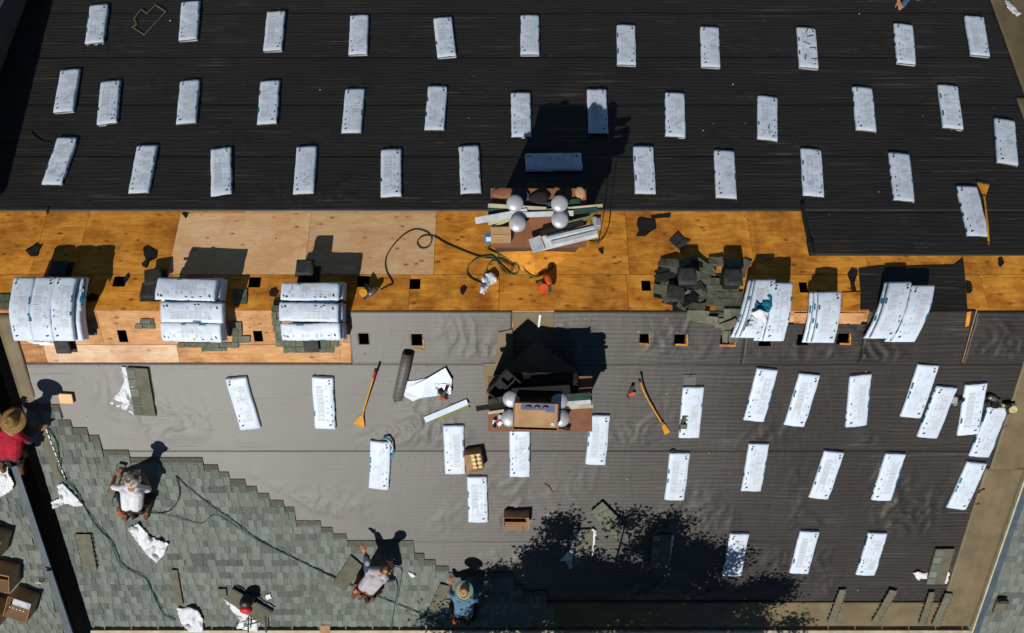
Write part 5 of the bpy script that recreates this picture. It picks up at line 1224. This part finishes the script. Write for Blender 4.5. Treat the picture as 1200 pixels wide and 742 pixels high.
def person(label, J, shirt, pants, sleeve='short', boots='leather', hair=True, belt=True):
    """J: joints in world space"""
    t = thing('person', label, 'person', Vector((J['pelvis'].x, J['pelvis'].y, zr(J['pelvis'].y)+.06)))
    pe, ch, nk, hd = J['pelvis'], J['chest'], J['neck'], J['head']
    up = (ch-pe).normalized(); sx = (J['shr']-J['shl']).normalized(); hx = (J['hipr']-J['hipl']).normalized()
    fwd = up.cross(sx); fwd = fwd if True else fwd
    face = J['face'].normalized()
    body = []
    tor = [(pe-hx*.06, .115, ch-sx*.07, .12), (pe+hx*.06, .115, ch+sx*.07, .12), (ch-sx*.10, .09, J['shl'], .065), (ch+sx*.10, .09, J['shr'], .065), (ch, .12, (ch*.4+nk*.6), .075)]
    tor = [(a, r1*.88, b, r2*.88) for a, r1, b, r2 in tor]
    tor += [(J['shl'], .058, nk-(nk-ch)*.15, .07), (J['shr'], .058, nk-(nk-ch)*.15, .07)]
    body += [(a, r1*.93, b, r2*.93) for a, r1, b, r2 in tor]
    body += [(ch*.3+nk*.7, .08, nk, .07), (nk, .072, hd-(hd-nk)*.2, .075)]
    ht = (hd-nk).normalized(); hs = ht.cross(face).normalized()
    body += [(hd-ht*.02, .088, hd+ht*.035-face*.01, .092), (hd-ht*.07+face*.035, .055, hd+face*.02, .075), (hd+face*.088, .012, hd-ht*.025+face*.105, .014),
             (hd-hs*.088+ht*.01, .012, hd-hs*.092-ht*.025, .010), (hd+hs*.088+ht*.01, .012, hd+hs*.092-ht*.025, .010)]
    slv = []; trs = [(pe-hx*.06, .122, pe+hx*.06, .122), (pe-hx*.06, .12, pe-hx*.05+up*.10, .115), (pe+hx*.06, .12, pe+hx*.05+up*.10, .115)]; bts = []
    for s in 'lr':
        sg = -1 if s == 'l' else 1
        a, e, wr, hn = J['sh'+s], J['el'+s], J['wr'+s], J['ha'+s]
        body += [(a, .052, e, .040), (e, .039, wr, .027)] + handsegs(wr, hn, -sg)
        if sleeve == 'long': slv += [(a, .060, e, .048), (e, .050, wr+(e-wr)*.1, .036)]
        else: slv += [(a, .058, a+(e-a)*.75, .056)]
        h, k, an, to = J['hip'+s], J['kn'+s], J['an'+s], J['to'+s]
        body += [(h, .085, k, .055), (k, .052, an, .036), (an, .036, to, .032)]
        trs += [(h, .100, k, .068), (k, .066, an+(k-an)*.08, .050)]
        bts.append([(an+(k-an)*.05, .050, an, .050), (an-(to-an).normalized()*.03, .045, to, .042)])
    blob('body', body, 'skin', t, .0075, 2)
    blob('shirt', [(a, r1*1.06, b, r2*1.06) for a, r1, b, r2 in tor] + slv, shirt, t, .011)
    blob('trousers', trs, pants, t, .012)
    for q in bts: blob('boot', q, boots, t, .011)
    if hair:
        blob('hair', [(hd+ht*.025-face*.022, .092, hd-ht*.03-face*.03, .085)], 'hair', t, .010)
    for sg in (-1, 1):
        bm = bmesh.new(); lathe(bm, [(.004, -.011), (.011, -.004), (.011, .004), (.004, .011)], 10, Matrix.Translation(hd+face*.082+hs*.032*sg+ht*.01)); build('eye', bm, 'wrap_thin', t)
    bm = bmesh.new(); bar(bm, hd+face*.088-ht*.055-hs*.022, hd+face*.088-ht*.055+hs*.022, .008, .008); build('mouth', bm, 'dark_pink', t)
    if belt:
        bm = bmesh.new(); n = 20; c = pe+up*.06
        rr = [c+hx*math.cos(2*PI*k/n)*.175+ (up.cross(hx))*math.sin(2*PI*k/n)*.13 for k in range(n+1)]
        tube(bm, rr, .018, 6, cap=False); tb = build('tool_belt', bm, 'leather', t)
        for k in range(9):
            an = 2*PI*k/9+.3; q = c+hx*math.cos(an)*.19+(up.cross(hx))*math.sin(an)*.145-up*.05
            bm = bmesh.new(); box(bm, (0, 0, 0), (R.uniform(.06, .10), R.uniform(.05, .07), .11), Matrix.Translation(q) @ Matrix.Rotation(an, 4, 'Z')); o = build('pouch', bm, ['leather', 'leather', 'pants', 'yellow', 'leather', 'orange', 'leather', 'pants', 'black'][k], tb)
    t['_'] = 1; del t['_']
    return t, hd, ht, face
def hat(t, hd, ht, face, mat, rb=.19, crown=.10, band=None, rim=None, tilt=None):
    z = (tilt or ht).normalized(); x = z.cross(face).normalized(); y = z.cross(x)
    m = Matrix((x, y, z)).transposed().to_4x4(); m.translation = hd+z*.035
    bm = bmesh.new(); lathe(bm, [(rb, -.012), (rb+.004, -.006), (rb*.8, .002), (crown+.004, .012), (crown*.96, .07), (crown*.8, .10), (crown*.45, .105), (crown*.2, .092)], 30, m, 0, 1, 1.06)
    h = build('hat', bm, mat, t)
    if band: bm = bmesh.new(); lathe(bm, [(crown+.012, .012), (crown+.008, .034)], 30, m, 0, 1, 1.06); build('hat_band', bm, band, h)
    if rim:
        bm = bmesh.new(); n = 34
        tube(bm, [m @ Vector((math.cos(2*PI*k/n)*(rb+.002), math.sin(2*PI*k/n)*(rb+.002)*1.06, -.006)) for k in range(n+1)], .013, 6, cap=False); build('hat_rim', bm, rim, h)
V = Vector
def lerp(a, b, t): return a+(b-a)*t
def pose(**k):
    J = {n: (v if isinstance(v, Vector) else P(*v)) for n, v in k.items()}
    return J
# roofer in the white shirt: kneeling, bent forward up the slope
J = pose(pelvis=(155, 597, .38), chest=(155, 577, .56), neck=(155, 569, .60), head=(157, 561, .64), shl=(143, 572, .50), shr=(167, 573, .50),
         ell=(131, 570, .38), wrl=(135, 558, .22), hal=(139, 553, .18), elr=(175, 574, .42), wrr=(172, 564, .24), har=(169, 559, .20),
         hipl=(150, 597, .36), hipr=(161, 597, .36), knl=(140, 580, .13), knr=(176, 584, .13), anl=(146, 600, .12), anr=(172, 600, .12), tol=(148, 608, .10), tor=(171, 607, .10), face=V((0.15, .75, -.6)))
t, hd, ht, fc = person('kneeling roofer in white shirt and camouflage bucket hat, bent over the new shingles', J, 'white_cloth', 'pants', 'short'); hat(t, hd, ht, fc, 'camo', .135, .092, tilt=V((0, .25, 1)))
# roofer in the grey-white shirt: left arm stretched up the slope, head to the right
J = pose(pelvis=(428, 692, .42), chest=(440, 677, .56), neck=(448, 668, .60), head=(453, 664, .62), shl=(431, 668, .56), shr=(453, 678, .52),
         ell=(430, 655, .50), wrl=(428, 648, .42), hal=(425, 643, .40), elr=(460, 678, .36), wrr=(459, 671, .22), har=(459, 667, .19),
         hipl=(422, 689, .38), hipr=(433, 695, .38), knl=(422, 675, .16), knr=(444, 693, .14), anl=(417, 692, .13), anr=(436, 700, .13), tol=(414, 700, .10), tor=(430, 706, .10), face=V((0.5, .4, -.75)))
t, hd, ht, fc = person('crouching roofer in grey-white shirt with navy sleeves reaching one arm up the slope', J, 'grey_cloth', 'leather', 'short')
blob('sleeve', [(J['shl'], .070, lerp(J['ell'], J['wrl'], .3), .056)], 'navy', t, .012); blob('sleeve', [(J['shr'], .070, J['elr'], .058)], 'navy', t, .012)
bm = bmesh.new(); lathe(bm, [(.100, -.01), (.102, .03), (.08, .075), (.03, .095)], 20, Matrix.Translation(hd+V((0, 0, .02)))); build('cap', bm, 'black', t)
bm = bmesh.new(); bar(bm, hd+V((-.03, -.02, .12)), hd+V((.02, -.06, .10)), .05, .02); build('cap_badge', bm, 'yellow', t)
# roofer in the blue shirt with the straw hat
J = pose(pelvis=(543, 722, .38), chest=(544, 705, .48), neck=(544, 697, .52), head=(544, 692, .54), shl=(532, 699, .48), shr=(556, 699, .48),
         ell=(528, 694, .36), wrl=(528, 686, .26), hal=(528, 681, .23), elr=(559, 705, .30), wrr=(553, 694, .18), har=(551, 688, .16),
         hipl=(537, 722, .36), hipr=(550, 722, .36), knl=(530, 710, .14), knr=(557, 711, .14), anl=(534, 727, .12), anr=(553, 727, .12), tol=(536, 733, .10), tor=(551, 733, .10), face=V((0, .8, -.6)))
t, hd, ht, fc = person('kneeling roofer in blue shirt and pale straw hat with turquoise rim at the tree shadow', J, 'denim', 'pants', 'short'); hat(t, hd, ht, fc, 'straw_l', .150, .075, 'cyan', 'cyan', tilt=V((0, .1, 1)))
# roofer in red on the neighbouring roof, leaning over the gap
J = pose(pelvis=(12, 538, .48), chest=(12, 514, .62), neck=(16, 502, .68), head=(17, 493, .72), shl=(0, 509, .62), shr=(24, 512, .60),
         ell=(-4, 496, .50), wrl=(6, 486, .36), hal=(12, 481, .32), elr=(35, 517, .42), wrr=(45, 505, .26), har=(52, 500, .22),
         hipl=(5, 540, .44), hipr=(20, 539, .44), knl=(-2, 525, .14), knr=(26, 528, .20), anl=(2, 545, .12), anr=(24, 547, .12), tol=(4, 552, .10), tor=(26, 554, .10), face=V((0.4, .7, -.6)))
t, hd, ht, fc = person('roofer in red shirt and wide straw hat leaning over the black gap', J, 'red_cloth', 'pants', 'short'); hat(t, hd, ht, fc, 'straw', .19, .085, 'leather', tilt=V((.05, .1, 1)))
blob('sleeve', [(lerp(J['shr'], J['elr'], .7), .060, J['elr'], .052), (J['elr'], .052, J['wrr'], .040)], 'navy', t, .012)
# person at the upper edge of the picture
J = pose(pelvis=(1079, -22, .80), chest=(1066, -10, .95), neck=(1060, -20, 1.0), head=(1060, -32, 1.02), shl=(1058, -14, .90), shr=(1080, -4, .90),
         ell=(1052, -8, .70), wrl=(1053, 1, .52), hal=(1055, 8, .48), elr=(1090, -14, .70), wrr=(1086, -24, .50), har=(1084, -32, .45),
         hipl=(1072, -16, .74), hipr=(1084, -14, .74), knl=(1066, -6, .40), knr=(1076, -3, .42), anl=(1058, 6, .10), anr=(1083, -20, .10), tol=(1056, 8, .08), tor=(1082, -12, .08), face=V((0, .3, -.9)))
t, hd, ht, fc = person('person in blue jeans at the top edge, one tan boot on black felt', J, 'jeans', 'jeans', 'short', boots='boot', belt=False)
hat(t, hd, ht, fc, 'straw', .17, .085)

# ------------------------------------------------------------------ the tree below the eave (outside the picture; its shade falls on the roof)
def tree(label, base, crowns, nl, seed, ls=.055):
    r = random.Random(seed); t = thing('tree', label, 'tree', base); tips = []
    bm = bmesh.new(); top = V((base.x, base.y, -3.0)); tube(bm, [base, lerp(base, top, .5)+V((.1, .05, 0)), top], [.24, .18, .08], 10)
    for (c, s) in crowns: tube(bm, smooth_path([top-V((0, 0, .3)), lerp(top, c, .5)+V((r.uniform(-.2, .2), r.uniform(-.2, .2), .1)), c], 3), [.06, .05, .04, .03, .025, .02, .012], 7)
    build('trunk', bm, 'bark', t)
    verts = []; faces = []
    for (c, s) in crowns:
        dn = .42 if s[0] < .45 else 1.0; sp = .80 if s[0] < .45 else .62
        vol = s[0]*s[1]*s[2]
        for q in range(int(12+50*vol**.66)):
            while True:
                d = V((r.uniform(-1, 1), r.uniform(-1, 1), r.uniform(-1, 1)))
                if .25 < d.length < 1: break
            cc = c + V((d.x*s[0], d.y*s[1], d.z*s[2])); rr = r.uniform(.13, .24)
            for k in range(int(nl*rr*rr*14*dn)):
                p = cc + V((r.gauss(0, 1), r.gauss(0, 1), r.gauss(0, .7)))*rr*sp
                a = V((r.uniform(-1, 1), r.uniform(-1, 1), r.uniform(-.5, .5))).normalized(); b = a.cross(V((r.uniform(-1, 1), r.uniform(-1, 1), r.uniform(.2, 1)))).normalized()
                L_ = ls*r.uniform(.7, 1.4); n = len(verts)
                if (CAMY-p.y)*F/(CAMZ-p.z) < 384+60*ls: continue
                verts += [p, p+a*L_*.45+b*L_*.30, p+a*L_, p+a*L_*.45-b*L_*.30]; faces.append((n, n+1, n+2, n+3))
    me = bpy.data.meshes.new('crown'); me.from_pydata([v-base for v in verts], [], faces); me.materials.append(M['leafA']); link('crown', me, t)
    return t
def src(px, py, z):
    """centre of foliage at height z whose shade falls on the photograph's px,py"""
    g = P(px, py); lam = (z-g.z)/(-SUNV.z); return g - SUNV*lam
crowns = []
for (px, py, z, s) in ((730, 715, -.2, (1.5, .5, .55)), (650, 680, -.4, (.65, .45, .3)), (800, 680, -.3, (.7, .45, .3)), (715, 672, -.1, (.6, .35, .25)), (662, 618, .2, (.17, .24, .14)), (780, 612, .2, (.30, .30, .16)), (800, 645, .0, (.5, .35, .2)),
     (610, 700, -.5, (.55, .40, .3)), (560, 722, -.7, (.45, .22, .2)), (515, 724, -.9, (.22, .12, .12)), (855, 652, .1, (.28, .2, .12)), (835, 702, -.3, (.5, .35, .25)), (903, 688, .1, (.42, .10, .08)), (885, 712, -.2, (.28, .18, .12)), (930, 728, -.3, (.2, .12, .1)), (868, 735, -.8, (.5, .25, .2)), (735, 605, .3, (.1, .1, .08)), (700, 690, -.4, (.6, .4, .3)), (770, 690, -.5, (.6, .4, .3)), (690, 725, -.7, (.9, .3, .3)), (800, 728, -.7, (.9, .3, .3)), (625, 725, -.9, (.6, .25, .25)), (650, 655, -.2, (.35, .3, .2)), (820, 665, -.1, (.4, .3, .2)), (680, 662, -.4, (.5, .3, .25)), (745, 680, .1, (.7, .35, .3)), (640, 702, -.1, (.6, .4, .3)), (730, 700, .3, (1.1, .45, .3)), (820, 712, .1, (.7, .4, .3)), (590, 728, -.5, (.5, .2, .2)), (760, 735, -.9, (1.4, .2, .2)), (585, 700, .2, (.55, .4, .3)), (600, 675, .1, (.46, .3, .22)), (645, 655, .1, (.46, .35, .22)), (655, 615, .2, (.2, .28, .14)), (783, 612, .2, (.34, .32, .16)), (770, 640, .1, (.5, .35, .25)), (830, 650, .1, (.4, .28, .2)), (680, 700, .2, (.9, .4, .3)), (850, 700, .2, (.46, .35, .2)), (540, 725, .1, (.46, .22, .2)), (900, 690, .1, (.46, .13, .1)), (560, 705, .0, (.35, .22, .18))):
    crowns.append((src(px, py, max(z, .45) if py > 700 else z), s))
tree('leafy tree below the eave whose crown shades the lower middle of the roof', V((1.2, -9.4, -9)), crowns, 250, 5, .074)
